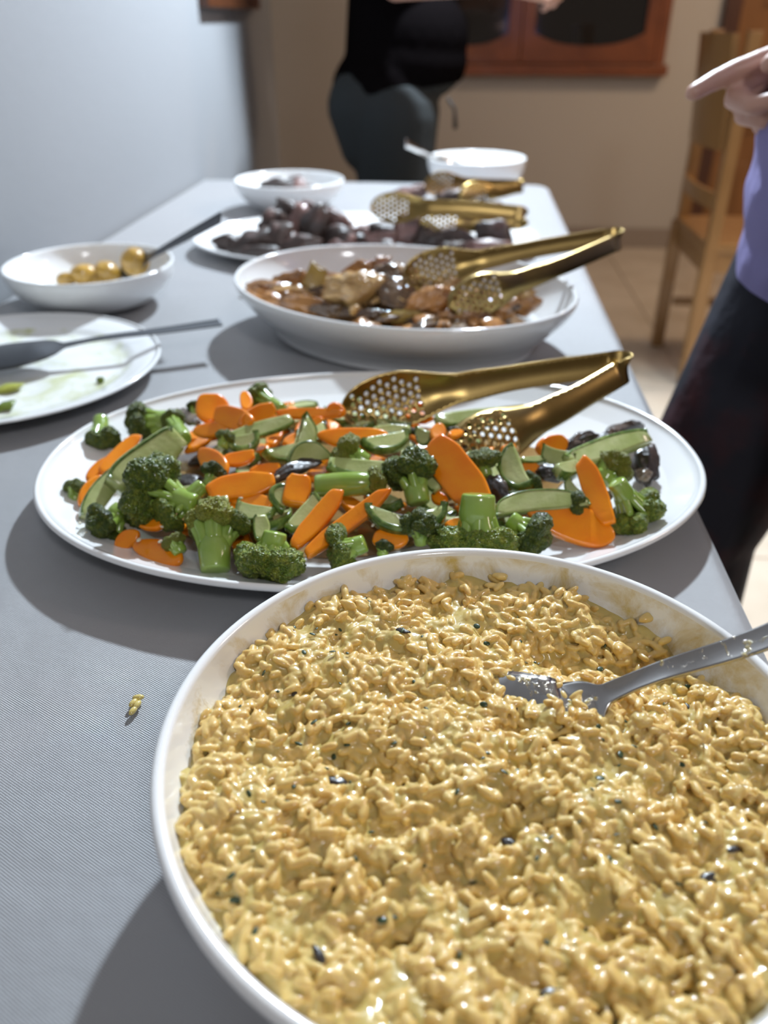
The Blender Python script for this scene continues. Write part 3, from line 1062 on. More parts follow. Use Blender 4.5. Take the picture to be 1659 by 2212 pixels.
def z0_at(x, y):
    u = np.clip((np.asarray(x) + 0.15) / 0.3 * (GN - 1), 0, GN - 1.001)
    w = np.clip((np.asarray(y) + 0.15) / 0.3 * (GN - 1), 0, GN - 1.001)
    i, j = u.astype(int), w.astype(int)
    fu, fw_ = u - i, w - j
    return (Z0[i, j] * (1 - fu) * (1 - fw_) + Z0[i + 1, j] * fu * (1 - fw_) + Z0[i, j + 1] * (1 - fu) * fw_ + Z0[i + 1, j + 1] * fu * fw_)


_pd = np.array([q for q in rb_prof[wells_i:]])
_o = np.argsort(_pd[:, 1])


def wall_r(z):
    """inner radius of the bowl at a height above its foot"""
    return RBA - np.interp(z, _pd[_o, 1], _pd[_o, 0])


def build_risotto():
    rng = np.random.default_rng(11)
    V, F = [], []
    nv = 0
    # solid body of creamy rice
    rings, seg = 110, 260
    bv = []
    for i in range(rings + 1):
        fr = (i / rings)
        for k in range(seg):
            t = 2 * PI * k / seg
            bv.append((fr, t))
    bv = np.array(bv)
    rr = bv[:, 0] * 0.1395
    for _ in range(4):
        x, y = rr * np.cos(bv[:, 1]), rr * np.sin(bv[:, 1])
        z = z0_at(x, y) - 0.0012
        rr = bv[:, 0] * (wall_r(np.clip(z, 0.01, 0.066)) + 0.0012)
    top = np.stack([x, y, z], 1)
    bot = top.copy()
    bot[:, 2] = np.maximum(0.010, np.minimum(z - 0.012, 0.024))
    rb2 = bv[:, 0] * np.minimum(rr[-seg:].min(), wall_r(bot[:, 2]) + 0.001)
    bot[:, 0], bot[:, 1] = rb2 * np.cos(bv[:, 1]), rb2 * np.sin(bv[:, 1])
    n1 = len(top)
    V.append(top); V.append(bot)
    k = np.arange(seg)
    k2 = (k + 1) % seg
    for i in range(rings):
        q = np.stack([i * seg + k, (i + 1) * seg + k, (i + 1) * seg + k2, i * seg + k2], 1)
        F.append(np.concatenate([q[:, [0, 1, 2]], q[:, [0, 2, 3]]]))
        q2 = q + n1
        F.append(np.concatenate([q2[:, [0, 2, 1]], q2[:, [0, 3, 2]]]))
    e = rings * seg
    q = np.stack([e + k, n1 + e + k, n1 + e + k2, e + k2], 1)
    F.append(np.concatenate([q[:, [0, 1, 2]], q[:, [0, 2, 3]]]))
    nv = 2 * n1
    # grains
    iv, if_ = ICO[2]
    # a lower layer strewn at random, then an upper layer whose grains keep clear of each other
    N_ = 2600
    r = 0.138 * np.sqrt(rng.random(N_))
    t = rng.random(N_) * 2 * PI
    x, y = r * np.cos(t), r * np.sin(t)
    z = z0_at(x, y) + rng.uniform(-0.0032, -0.0016, N_)
    cell, grid, ux, uy = 0.0045, {}, [], []
    for a_, b_ in rng.uniform(-0.138, 0.138, (42000, 2)):
        if a_ * a_ + b_ * b_ > 0.138 ** 2: continue
        ci_, cj_ = int(a_ // cell), int(b_ // cell)
        ok = True
        for di in (-1, 0, 1):
            for dj in (-1, 0, 1):
                for (p_, q_) in grid.get((ci_ + di, cj_ + dj), ()):
                    if (p_ - a_) ** 2 + (q_ - b_) ** 2 < cell * cell: ok = False
        if ok:
            grid.setdefault((ci_, cj_), []).append((a_, b_))
            ux.append(a_); uy.append(b_)
    ux, uy = np.array(ux), np.array(uy)
    dens = np.array([noise.noise((a_ * 45, b_ * 45, 4.2)) for a_, b_ in zip(ux, uy)])
    uz = z0_at(ux, uy) + rng.uniform(-0.0009, 0.0006, len(ux)) - 0.0028 * np.clip((-dens + 0.02) / 0.30, 0, 1)
    x, y, z = np.concatenate([x, ux]), np.concatenate([y, uy]), np.concatenate([z, uz])
    N_ = len(x)
    # some grains pile up in little clumps
    nc = 150
    ci = rng.integers(0, N_, nc)
    cl = []
    for c in ci:
        m_ = rng.integers(5, 11)
        a = rng.normal(0, 0.0056, (m_, 2))
        hh = 0.0042 * np.exp(-(a ** 2).sum(1) / 0.006 ** 2) * rng.uniform(0.5, 1.0)
        cx_, cy_ = x[c] + a[:, 0], y[c] + a[:, 1]
        cl.append(np.stack([cx_, cy_, z0_at(cx_, cy_) + hh + rng.uniform(-0.0012, 0.0010, m_)], 1))
    cl = np.concatenate(cl)
    P = np.concatenate([np.stack([x, y, z], 1), cl])
    # a few left on the wall
    keep = np.hypot(P[:, 0], P[:, 1]) < wall_r(np.clip(P[:, 2], 0.01, 0.066)) - 0.0022
    P = P[keep]
    n = len(P)
    yaw = np.array([noise.noise((a_ * 40, b_ * 40, 2.0)) for a_, b_ in P[:, :2]]) * 6 + rng.normal(0, 0.7, n)
    tilt = rng.normal(0, 0.20, n)
    ln = rng.uniform(0.0035, 0.0052, n)
    wd = rng.uniform(0.00185, 0.00235, n)
    big = 1.0
    # rod-like profile
    base = iv.copy()
    sx = np.sign(base[:, 0]) * np.abs(base[:, 0]) ** 0.8
    base[:, 0] = sx
    bend = rng.normal(0, 0.04, n)
    L_ = base[None, :, 0] * ln[:, None]
    Yv = base[None, :, 1] * wd[:, None] + bend[:, None] * (base[None, :, 0] ** 2) * ln[:, None]
    Zv = base[None, :, 2] * wd[:, None] * 0.95
    ct, st = np.cos(tilt)[:, None], np.sin(tilt)[:, None]
    X1, Z1 = L_ * ct - Zv * st, L_ * st + Zv * ct
    cy_, sy_ = np.cos(yaw)[:, None], np.sin(yaw)[:, None]
    GV = np.stack([X1 * cy_ - Yv * sy_ + P[:, None, 0], X1 * sy_ + Yv * cy_ + P[:, None, 1], Z1 + P[:, None, 2]], 2)
    V.append(GV.reshape(-1, 3))
    F.append((if_[None] + (np.arange(n) * len(iv))[:, None, None]).reshape(-1, 3) + nv)
    V = np.concatenate(V)
    F = np.concatenate(F)
    me = bpy.data.meshes.new('risotto_source')
    me.from_pydata(V.tolist(), [], F.tolist())
    tmp = bpy.data.objects.new('risotto_source', me)
    COL.objects.link(tmp)
    rm = tmp.modifiers.new('fuse', 'REMESH')
    rm.mode = 'VOXEL'
    rm.voxel_size = 0.00050
    dg = bpy.context.evaluated_depsgraph_get()
    ev = tmp.evaluated_get(dg)
    out = bpy.data.meshes.new_from_object(ev)
    bpy.data.objects.remove(tmp)
    bpy.data.meshes.remove(me)
    nvx = len(out.vertices)
    co = np.empty(nvx * 3)
    out.vertices.foreach_get('co', co)
    co = co.reshape(-1, 3)
    ed = np.empty(len(out.edges) * 2, dtype=np.int64)
    out.edges.foreach_get('vertices', ed)
    ed = ed.reshape(-1, 2)
    deg = np.bincount(ed.ravel(), minlength=nvx).astype(float)
    for lam in (0.6, 0.6, 0.6, 0.5):
        acc = np.stack([np.bincount(ed[:, 0], co[ed[:, 1], q], nvx) + np.bincount(ed[:, 1], co[ed[:, 0], q], nvx) for q in range(3)], 1)
        co += lam * (acc / deg[:, None] - co)
    out.vertices.foreach_set('co', co.ravel())
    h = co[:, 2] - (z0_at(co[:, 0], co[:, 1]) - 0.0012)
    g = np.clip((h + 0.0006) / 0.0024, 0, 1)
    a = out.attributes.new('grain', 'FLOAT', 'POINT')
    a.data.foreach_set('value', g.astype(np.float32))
    out.materials.clear()
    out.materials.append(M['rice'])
    out.polygons.foreach_set('use_smooth', np.full(len(out.polygons), True))
    out.name = 'risotto'
    out.update()
    return out


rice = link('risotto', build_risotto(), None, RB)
tag(rice, 'creamy yellow risotto filling the near white bowl', 'risotto', kind='stuff')


def flakes(name, spots, size, m, parent, thick=0.18):
    """many tiny chopped bits joined into one part"""
    rng = np.random.default_rng(len(spots))
    iv, if_ = ICO[2]
    V, F = [], []
    for i, p in enumerate(spots):
        s = size * rng.uniform(0.5, 1.3)
        q = iv * np.array([s, s * rng.uniform(0.35, 0.8), s * thick])
        a, b_ = rng.random() * 6.28, rng.normal(0, 0.5)
        R1 = np.array(Matrix.Rotation(a, 3, 'Z') @ Matrix.Rotation(b_, 3, 'X'))
        V.append(q @ R1.T + np.array(p))
        F.append(if_ + i * len(iv))
    ob = link(name, mesh(name, np.concatenate(V), np.concatenate(F), m), parent)
    ob['kind'] = 'stuff'
    return ob


rng = np.random.default_rng(5)
sp_ = []
for _ in range(150):
    a, r = rng.random() * 6.28, 0.132 * math.sqrt(rng.random())
    x, y = r * math.cos(a), r * math.sin(a)
    sp_.append((x, y, float(z0_at(x, y)) + 0.0012))
flakes('herb_flecks', sp_, 0.0018, M['herb'], rice)
# dark mushroom slivers half sunk in the rice
for i, (px, py, l) in enumerate([(725, 1690, 0.010), (640, 1500, 0.007), (1105, 1815, 0.009), (1530, 1905, 0.010), (1490, 1520, 0.005), (1190, 2160, 0.008),
                                 (560, 1380, 0.006), (870, 1385, 0.008), (1110, 1545, 0.005), (690, 2070, 0.007), (1580, 1850, 0.006)]):
    p = at(px, py, 0.803) - RB
    v = ICO[2][0] * np.array([l * 0.6, l * 0.26, l * 0.12])
    v += 0.12 * l * np.array([noise.noise_vector(Vector(q) * 300) for q in v])
    link('mushroom_sliver', mesh('mushroom_sliver', v, ICO[2][1], M['mushroom']), rice, (p.x, p.y, float(z0_at(p.x, p.y)) + 0.0005), (0.2, 0.1, i * 1.3))

# the crumb of rice dropped on the cloth
iv, if_ = ICO[2]
crumb = empty('rice_crumb', at(292, 1527, TZ))
tag(crumb, 'little clump of rice dropped on the cloth left of the risotto bowl', 'rice')
for (dx, dy, dz, rz) in ((0.0002, 0.0055, 0.0022, 0.2), (-0.0012, 0.0012, 0.0020, 1.25), (0.0018, -0.0002, 0.0022, 1.45), (0.0008, -0.0048, 0.0019, 1.3)):
    v = iv * np.array([0.0036, 0.0019, 0.0017])
    link('rice_grain', mesh('rice_grain', v, if_, M['rice_grain'] if 'rice_grain' in M else M['potato']), crumb, (dx, dy, dz), (0, 0, rz))

# ================================================================== vegetables
def heap_z(x, y):
    dx, dy = x - VP.x, y - VP.y
    c, s_ = math.cos(-VROT), math.sin(-VROT)
    u, w = dx * c - dy * s_, dx * s_ + dy * c
    r2 = (u / VA / 0.90) ** 2 + (w / VB / 0.92) ** 2
    return TZ + 0.012 + 0.032 * max(0.0, 1 - r2) ** 0.62


def at_heap(px, py, dz=0.0):
    z = TZ + 0.03
    for _ in range(8):
        p = at(px, py, z + dz)
        z = 0.5 * z + 0.5 * heap_z(p.x, p.y)
    return at(px, py, z + dz)


CAMV = Vector((0, 0, CAM_H))


def ppm(p):
    """metres per pixel of the photograph at a point"""
    return (Vector(p) - CAMV).dot(Vector(_ax)) / FPX


def hint(p, k):
    tc = (CAMV - Vector(p)).normalized()
    if k == 'u': return Vector((0, 0, 1))
    if k == 'c': return tc
    if k == 'm': return (tc * 0.6 + Vector((0, 0, 0.55))).normalized()
    return Vector(k)


def outline(kind, L, W, n=28, seed=0):
    """flat outline of a slice, x along its length; returns points and the index range of the skin side"""
    pts = []
    h = L / 2
    if kind == 'oval':
        pts = [(h * math.cos(t), W / 2 * math.copysign(abs(math.sin(t)) ** 0.9, math.sin(t))) for t in np.linspace(0, 2 * PI, n, endpoint=False)]
        sk = None
    elif kind == 'drop':
        for t in np.linspace(0, 2 * PI, n, endpoint=False):
            x = math.cos(t)
            pts.append((h * x, W / 2 * math.sin(t) * (0.62 + 0.38 * (0.5 - 0.5 * x)) * 1.25))
        sk = None
    elif kind == 'strip':
        c = [(-h, -W * 0.36), (-h * 0.35, -W / 2), (h * 0.55, -W * 0.44), (h, -W * 0.16), (h * 0.80, W * 0.40), (h * 0.2, W / 2), (-h * 0.5, W * 0.45), (-h * 0.94, W * 0.18)]
        sk = None
        m_ = len(c)
        for i in range(m_):
            for k in range(4):
                t = k / 4
                p0, p1, p2, p3 = c[i - 1], c[i], c[(i + 1) % m_], c[(i + 2) % m_]
                a = 0.35
                q = [p1[z] + (p2[z] - p1[z]) * t + a * ((t - 2 * t * t + t ** 3) * (p2[z] - p0[z]) * 0.25 + (t ** 3 - t * t) * (p3[z] - p1[z]) * 0.25) for z in (0, 1)]
                pts.append(tuple(q))
    elif kind == 'block':
        c = [(-h, -W * 0.42), (-h * 0.1, -W / 2), (h * 0.95, -W * 0.38), (h, W * 0.30), (h * 0.55, W / 2), (-h * 0.9, W * 0.42)]
        sk = None
        m_ = len(c)
        for i in range(m_):
            for k in range(4):
                t = k / 4
                pts.append(tuple(c[i][z] * (1 - t) + c[(i + 1) % m_][z] * t for z in (0, 1)))
    elif kind == 'half':          # half moon: straight side below, skin on the round side
        m_ = 20
        for t in np.linspace(0, PI, m_):
            pts.append((h * math.cos(t), W * (math.sin(t) ** 0.85) - W * 0.45))
        for k in range(1, 9):
            u = k / 9
            pts.append((-h + L * u, -W * 0.45 + W * 0.05 * math.sin(PI * u)))
        sk = (0, m_ - 1)
    elif kind == 'crescent':
        m_ = 20
        for t in np.linspace(0, PI, m_):
            pts.append((h * math.cos(t), W * (math.sin(t) ** 0.85) - W * 0.5))
        for t in np.linspace(PI, 0, 14)[1:-1]:
            pts.append((h * 0.93 * math.cos(t), 0.52 * W * math.sin(t) - W * 0.5))
        sk = (0, m_ - 1)
    elif kind == 'baton':
        m_ = 16
        for t in np.linspace(0, 1, m_):
            pts.append((h * (1 - 2 * t), W / 2 * (0.45 + 0.55 * math.sin(PI * t) ** 0.5)))
        for t in np.linspace(0, 1, 12)[0:]:
            pts.append((-h * 0.97 * (1 - 2 * t), -W / 2 * (0.75 + 0.25 * math.sin(PI * t))))
        sk = (0, m_ - 1)
    rs = random.Random(seed)
    a = rs.uniform(0, 6)
    pts = [(x + 0.03 * W * math.sin(9 * y / W + a), y + 0.05 * W * math.sin(5 * x / L + a)) for x, y in pts]
    return pts, sk


def slab(pts, t, bend=0.0, twist=0.0, dome=0.0):
    P = np.array(pts)
    c = P.mean(0)
    n = len(P)
    e = min(t * 0.28, 0.0011)
    size = np.abs(P - c).max()
    k1 = 1 - e / size * 1.6
    layers = [(0.35, -t / 2), (0.75, -t / 2), (k1, -t / 2), (1.0, -t / 2 + e), (1.0, t / 2 - e), (k1, t / 2), (0.75, t / 2), (0.35, t / 2)]
    V = []
    for s, z in layers:
        for p in P:
            q = c + (p - c) * s
            V.append([q[0], q[1], z])
    V.append([c[0], c[1], -t / 2]); V.append([c[0], c[1], t / 2])
    V = np.array(V)
    F = []
    for i in range(len(layers) - 1):
        for k in range(n):
            k2 = (k + 1) % n
            F.append((i * n + k, i * n + k2, (i + 1) * n + k2, (i + 1) * n + k))
    a, b_ = len(V) - 2, len(V) - 1
    for k in range(n):
        k2 = (k + 1) % n
        F.append((a, k2, k)); F.append((b_, (len(layers) - 1) * n + k, (len(layers) - 1) * n + k2))
    return deform(V, bend, twist, dome, size), F


def deform(V, bend, twist, dome, size):
    x = V[:, 0] / size
    V[:, 2] += bend * size * (x * x - 0.4) + twist * size * x * V[:, 1] / size
    if dome: V[:, 2] -= dome * (V[:, 1] ** 2) / size
    return V


def skin_band(pts, sk, t, bend=0.0, twist=0.0, dome=0.0, over=0.0016, off=0.0005):
    P = np.array(pts)
    c = P.mean(0)
    size = np.abs(P - c).max()
    i0, i1 = sk
    Q = P[i0:i1 + 1]
    tg = np.gradient(Q, axis=0)
    nr = np.stack([tg[:, 1], -tg[:, 0]], 1)
    nr /= np.linalg.norm(nr, axis=1)[:, None]
    mid_ = len(Q) // 2
    if np.dot(nr[mid_], Q[mid_] - c) < 0: nr = -nr
    prof = [(-over, t / 2 + off * 0.6), (-over * 0.3, t / 2 + off), (off * 0.8, t / 2 - 0.0002), (off, 0), (off * 0.8, -t / 2 + 0.0002), (-over * 0.3, -t / 2 - off), (-over, -t / 2 - off * 0.6), (-over, 0)]
    V, F = [], []
    m_ = len(prof)
    for j, q in enumerate(Q):
        for (d, z) in prof:
            V.append([q[0] + nr[j][0] * d, q[1] + nr[j][1] * d, z])
    for j in range(len(Q) - 1):
        for k in range(m_):
            k2 = (k + 1) % m_
            F.append((j * m_ + k, j * m_ + k2, (j + 1) * m_ + k2, (j + 1) * m_ + k))
    F.append(tuple(range(m_))); F.append(tuple((len(Q) - 1) * m_ + k for k in range(m_ - 1, -1, -1)))
    return deform(np.array(V), bend, twist, dome, size), F


VEG_GROUP = 'vegetables on the oval platter'


def place(p0, p1, d0=0.0, d1=0.0, h='m'):
    A, B = at_heap(*p0, d0), at_heap(*p1, d1)
    c = (A + B) / 2
    return A, B, c, Matrix.Translation(c) @ basis(A - B if (A - B).length > 1e-6 else Vector((1, 0, 0)), hint(c, h))


def carrot(label, p0, p1, wpx, kind='strip', t=0.0055, d=(0.004, 0.004), h='m', bend=0.05, twist=0.0, seed=0, group=None):
    A, B, c, mx = place(p0, p1, d[0], d[1], h)
    L, W = (A - B).length * 1.06, wpx * ppm(c) * 1.18
    pts, _ = outline(kind, L, W, seed=seed or int(p0[0]))
    v, f = slab(pts, t, bend, twist)
    o = link('carrot_slice', mesh('carrot_slice', v, f, M['carrot']))
    o.matrix_world = mx
    tag(o, label, 'carrot', group or VEG_GROUP)
    sm = o.modifiers.new('round', 'SUBSURF'); sm.levels = 1; sm.render_levels = 1
    return o


def zucchini(label, p0, p1, wpx, kind='half', t=0.0075, d=(0.004, 0.004), h='m', bend=0.04, twist=0.0, flip=False, seed=0, group=None, over=0.0016):
    A, B, c, mx = place(p0, p1, d[0], d[1], h)
    L, W = (A - B).length * 1.08, wpx * ppm(c) * 1.2
    pts, sk = outline(kind, L, W, seed=seed or int(p0[0]))
    if flip: pts = [(x, -y) for x, y in pts]
    root = empty('zucchini_slice')
    root.matrix_world = mx
    tag(root, label, 'zucchini', group or VEG_GROUP)
    v, f = slab(pts, t, bend, twist)
    if flip: f = [tuple(reversed(q)) for q in f]
    link('flesh', mesh('flesh', v, f, M['zflesh']), root)
    v, f = skin_band(pts, sk, t, bend, twist, over=over)
    o = link('green_skin', mesh('green_skin', v, f, M['zskin']), root)
    sm = o.modifiers.new('round', 'SUBSURF'); sm.levels = 1; sm.render_levels = 1
    return root


# --- broccoli
def crown_mesh(seed, mats):
    rs = np.random.default_rng(seed)
    V, F = ICO[6][0].copy(), ICO[6][1]
    n = 17
    dirs = []
    while len(dirs) < n:
        q = rs.normal(size=3)
        q /= np.linalg.norm(q)
        if q[2] < -0.25: continue
        if all(np.dot(q, e) < 0.80 for e in dirs) or rs.random() < 0.02: dirs.append(q)
    dirs = np.array(dirs)
    cen = dirs * rs.uniform(0.52, 0.68, (n, 1)) * np.array([1.12, 1.0, 0.8])
    rad = rs.uniform(0.30, 0.42, n)
    b = V @ cen.T
    disc = b * b - ((cen ** 2).sum(1) - rad ** 2)[None]
    r = np.where(disc > 0, b + np.sqrt(np.maximum(disc, 0)), 0)
    k = 14.0
    r = np.log(np.exp(k * r).mean(1) * n + 1e-9) / k
    r = np.maximum(r - 0.16, 0)
    r = np.maximum(r, 0.30 + 0.10 * V[:, 2])
    # bud beads
    nb = 2300
    pts = rs.normal(size=(nb, 3))
    pts /= np.linalg.norm(pts, axis=1)[:, None]
    kd = KDTree(nb)
    for i, p in enumerate(pts): kd.insert(p, i)
    kd.balance()
    dist = np.array([kd.find(q)[2] for q in V])
    mask = np.clip((r - 0.45) / 0.2, 0, 1)
    r += mask * 0.048 * np.maximum(0, 1 - (dist / 0.050) ** 2)
    cl = np.array([noise.noise(Vector(q) * 7 + Vector((seed, 0, 0))) for q in V])
    r += mask * 0.06 * cl
    P = V * r[:, None]
    P[:, 2] *= 0.95
    return P, F


CROWNS = [crown_mesh(s, None) for s in (3, 8, 15, 21, 34)]
CROWN_ME = {}


def crown_me(i, tint):
    if (i, tint) not in CROWN_ME:
        CROWN_ME[i, tint] = mesh('crown', CROWNS[i][0], CROWNS[i][1], M[tint])
    return CROWN_ME[i, tint]


def tube(V, F, pts, rad, sides=9, cap=True):
    P = [Vector(p) for p in pts]
    base = len(V)
    up = None
    for i, p in enumerate(P):
        t = (P[min(i + 1, len(P) - 1)] - P[max(i - 1, 0)]).normalized()
        if up is None:
            up = t.orthogonal().normalized()
        else:
            up = (up - t * up.dot(t)).normalized()
        s_ = t.cross(up)
        for k in range(sides):
            a = 2 * PI * k / sides
            V.append(tuple(p + (up * math.cos(a) + s_ * math.sin(a)) * rad[i]))
    for i in range(len(P) - 1):
        for k in range(sides):
            k2 = (k + 1) % sides
            F.append((base + i * sides + k, base + i * sides + k2, base + (i + 1) * sides + k2, base + (i + 1) * sides + k))
    if cap:
        F.append(tuple(base + k for k in range(sides - 1, -1, -1)))
        F.append(tuple(base + (len(P) - 1) * sides + k for k in range(sides)))


def broccoli(label, stalk, crown, rpx, tint='bdark', var=0, d=(0.004, 0.006), trunk=0.30, roll=0.0, squash=1.0, group=None, branches=7, split=0.45):
    A, B = at_heap(*stalk, d[0]), at_heap(*crown, d[1])
    R = rpx * ppm(B) * 1.27
    ax = (B - A)
    L = ax.length
    root = empty('broccoli_floret')
    root.matrix_world = Matrix.Translation(A) @ basis(ax.orthogonal(), ax) @ Matrix.Rotation(roll, 4, 'Z')
    tag(root, label, 'broccoli', group or VEG_GROUP)
    o = link('crown', crown_me(var % 5, tint), root, (0, 0, L))
    o.scale = (R * squash, R, R * 0.95)
    o.rotation_euler = (0, 0, var * 1.7 + roll)
    V, F = [], []
    tr = R * trunk
    rs = random.Random(int(stalk[0] * 7 + stalk[1]))
    tube(V, F, [(0, 0, 0), (0, 0, 0.0008), (tr * 0.05, 0, L * 0.25), (0, tr * 0.05, L * split), (0, 0, L * (split + 0.3))], [tr * 0.86, tr * 0.98, tr, tr * 1.12, tr * 0.8], 12)
    for k in range(branches):
        a = 2 * PI * k / branches + rs.uniform(-0.2, 0.2)
        e = R * rs.uniform(0.40, 0.62)
        z1 = L + R * rs.uniform(-0.15, 0.25)
        s0 = L * split * rs.uniform(0.55, 1.0)
        tube(V, F, [(tr * 0.55 * math.cos(a), tr * 0.55 * math.sin(a), s0), (e * 0.55 * math.cos(a), e * 0.55 * math.sin(a), s0 + (z1 - s0) * 0.55), (e * math.cos(a), e * math.sin(a), z1)],
             [tr * 0.52, tr * 0.40, tr * 0.45], 8)
    o = link('stalk', mesh('stalk', V, F, M['bstalk']), root)
    sm = o.modifiers.new('round', 'SUBSURF'); sm.levels = 1; sm.render_levels = 1
    return root


def lump(name, label, cat, c, size, m, seed, rough=0.22, rot=(0, 0, 0), sub=3, group=None, cuts=0, freq=1.6, mx=None):
    rs = np.random.default_rng(seed)
    V = ICO[sub][0].copy()
    off = Vector(rs.uniform(-50, 50, 3))
    nn = np.array([noise.noise(Vector(q) * freq + off) + 0.5 * noise.noise(Vector(q) * freq * 2.3 + off) for q in V])
    V *= (1 + rough * nn)[:, None]
    for _ in range(cuts):
        n = rs.normal(size=3); n /= np.linalg.norm(n)
        dd = V @ n
        lim = rs.uniform(0.45, 0.75)
        V -= np.maximum(dd - lim, 0)[:, None] * n * 0.92
    V *= np.array(size)[None]
    o = link(name, mesh(name, V, ICO[sub][1], m))
    if mx is not None: o.matrix_world = mx
    else:
        o.location = c
        o.rotation_euler = rot
    tag(o, label, cat, group)
    return o


def mushroom(label, p0, p1, wpx, m='mushroom', t=0.009, d=(0.004, 0.004), h='m', seed=1, rough=0.3, cuts=2):
    A, B, c, mx = place(p0, p1, d[0], d[1], h)
    return lump('mushroom_slice', label, 'mushroom', c, ((A - B).length / 2, wpx * ppm(c) / 2, t / 2), M[m], seed, rough, mx=mx, group=VEG_GROUP, cuts=cuts, sub=4, freq=2.2)


# an oily broth pools in the bottom of the platter
v, f = [], []
n = 64
v.append((0.0, 0.0, 0.0))
for rr in (0.35, 0.7, 1.0):
    for k in range(n):
        t = 2 * PI * k / n
        w = 1 + 0.06 * math.sin(3 * t + 1) + 0.04 * math.sin(7 * t)
        v.append((rr * w * 0.178 * math.cos(t), rr * w * 0.110 * math.sin(t), 0.0 if rr < 0.99 else -0.0011))
for k in range(n):
    k2 = (k + 1) % n
    f.append((0, 1 + k, 1 + k2))
    for r in range(2):
        f.append((1 + r * n + k, 1 + (r + 1) * n + k, 1 + (r + 1) * n + k2, 1 + r * n + k2))
M['broth'] = mat('oily_broth', (0.30, 0.17, 0.055), 0.06, coat=0.8, vary=(0.42, 0.28, 0.12), vscale=30)
o = link('cooking_juice', mesh('cooking_juice', v, f, M['broth']), platter, (-0.018, 0.0, 0.0085))
o['kind'] = 'stuff'

# pieces underneath, mostly covered by the ones on top
UNDER = []
rs = random.Random(3)
for k in range(84):
    a, r = rs.uniform(0, 2 * PI), math.sqrt(rs.random()) * 0.90
    u, w = r * VA * 0.74 * math.cos(a) - 0.02, r * VB * 0.72 * math.sin(a)
    x = VP.x + u * math.cos(VROT) - w * math.sin(VROT)
    y = VP.y + u * math.sin(VROT) + w * math.cos(VROT)
    if x > 0.02 and y > 0.61: continue
    z = TZ + 0.0125 + (rs.random() if k < 40 else rs.uniform(0.75, 1.0)) * max(0.0, heap_z(x, y) - TZ - 0.017)
    L, W = rs.uniform(0.030, 0.046), rs.uniform(0.012, 0.018)
    mx = Matrix.Translation((x, y, z)) @ Matrix.Rotation(rs.uniform(0, 6.28), 4, 'Z') @ Matrix.Rotation(rs.gauss(0, 0.25), 4, 'X') @ Matrix.Rotation(rs.gauss(0, 0.15), 4, 'Y')
    if k % 2 == 0:
        pts, _ = outline('strip', L, W, seed=k)
        v, f = slab(pts, 0.0055, 0.05)
        o = link('carrot_slice', mesh('carrot_slice', v, f, M['carrot']))
        o.matrix_world = mx
        UNDER.append((o, 'half-buried carrot slice', 'carrot'))
    else:
        pts, sk = outline('half', L, W, seed=k)
        root = empty('zucchini_slice'); root.matrix_world = mx
        UNDER.append((root, 'half-buried zucchini slice', 'zucchini'))
        v, f = slab(pts, 0.0075, 0.04); link('flesh', mesh('flesh', v, f, M['zflesh']), root)
        v, f = skin_band(pts, sk, 0.0075, 0.04); link('green_skin', mesh('green_skin', v, f, M['zskin']), root)
for k in range(12):
    a = 2 * PI * k / 12 + 0.2
    u, w = 0.70 * VA * 0.72 * math.cos(a) - 0.015, 0.62 * VB * 0.75 * math.sin(a)
    x = VP.x + u * math.cos(VROT) - w * math.sin(VROT)
    y = VP.y + u * math.sin(VROT) + w * math.cos(VROT)
    if x > 0.05 and y > 0.62: continue
    o = lump('mushroom_slice', None, None, (x, y, TZ + 0.016), (0.018, 0.010, 0.005), M['mushroom'], 60 + k, 0.3,
             (0.2, 0.1, k * 2.1), cuts=1)
    UNDER.append((o, 'half-buried mushroom slice', 'mushroom'))

# --- what lies on top, from the left end to the right
Bc, Ca, Zu, Mu = broccoli, carrot, zucchini, mushroom
Bc('dark broccoli floret turned stalk-up at the back left of the platter', (218, 903), (216, 958), 42, 'bdark', 0, (0.018, 0.006), 0.34, branches=9)
Bc('bushy dark green broccoli floret at the back left edge, leaning right', (378, 905), (312, 915), 45, 'bdark', 1, (0.006, 0.008), 0.40)
Bc('short pale broccoli stem end poking up behind the big zucchini wedge', (398, 950), (372, 910), 24, 'bmid', 2, (0.004, 0.010), 0.6)
Bc('tiny broccoli sprig touching the left end of the platter', (160, 1088), (165, 1056), 26, 'bmid', 3, (0.000, 0.006), 0.5)
Ca('long carrot stick slanting down behind the big zucchini wedge', (303, 943), (214, 1018), 28, 'strip', d=(0.010, 0.006))
Ca('carrot slice against the left rim, above two others', (262, 985), (190, 1040), 36, 'oval', d=(0.003, 0.003))
Ca('lowest carrot slice at the left rim, standing on its edge', (218, 1030), (176, 1096), 34, 'oval', d=(0.004, 0.002), h='c')
Zu('big zucchini wedge with striped skin and pale cut end, back left of the heap', (376, 948), (250, 1050), 66, 'baton', 0.018, (0.014, 0.006), (0.25, -0.75, 0.55), flip=False, over=0.005)
Zu('long pale zucchini slice below the big wedge, near the left rim', (250, 1020), (186, 1118), 40, 'baton', 0.008, (0.006, 0.003), 'c', flip=False)
Bc('largest dark broccoli floret, covering the left middle of the platter', (425, 1092), (336, 1060), 80, 'bdark', 4, (0.008, 0.014), 0.26, branches=9, squash=1.05)
Bc('dark broccoli floret low at the left front with buds facing out', (268, 1098), (234, 1132), 48, 'bdark', 2, (0.006, 0.004), 0.4)
Bc('glossy broccoli stem fork right of the largest dark floret', (440, 1048), (368, 1114), 38, 'bmid', 1, (0.014, 0.006), 0.42, branches=6)
Ca('half round carrot slice at the left front, right of a dark floret', (252, 1186), (298, 1148), 36, 'oval', d=(0.002, 0.002))
Ca('small carrot end under the largest broccoli floret', (296, 1122), (350, 1140), 28, 'oval', d=(0.004, 0.004))
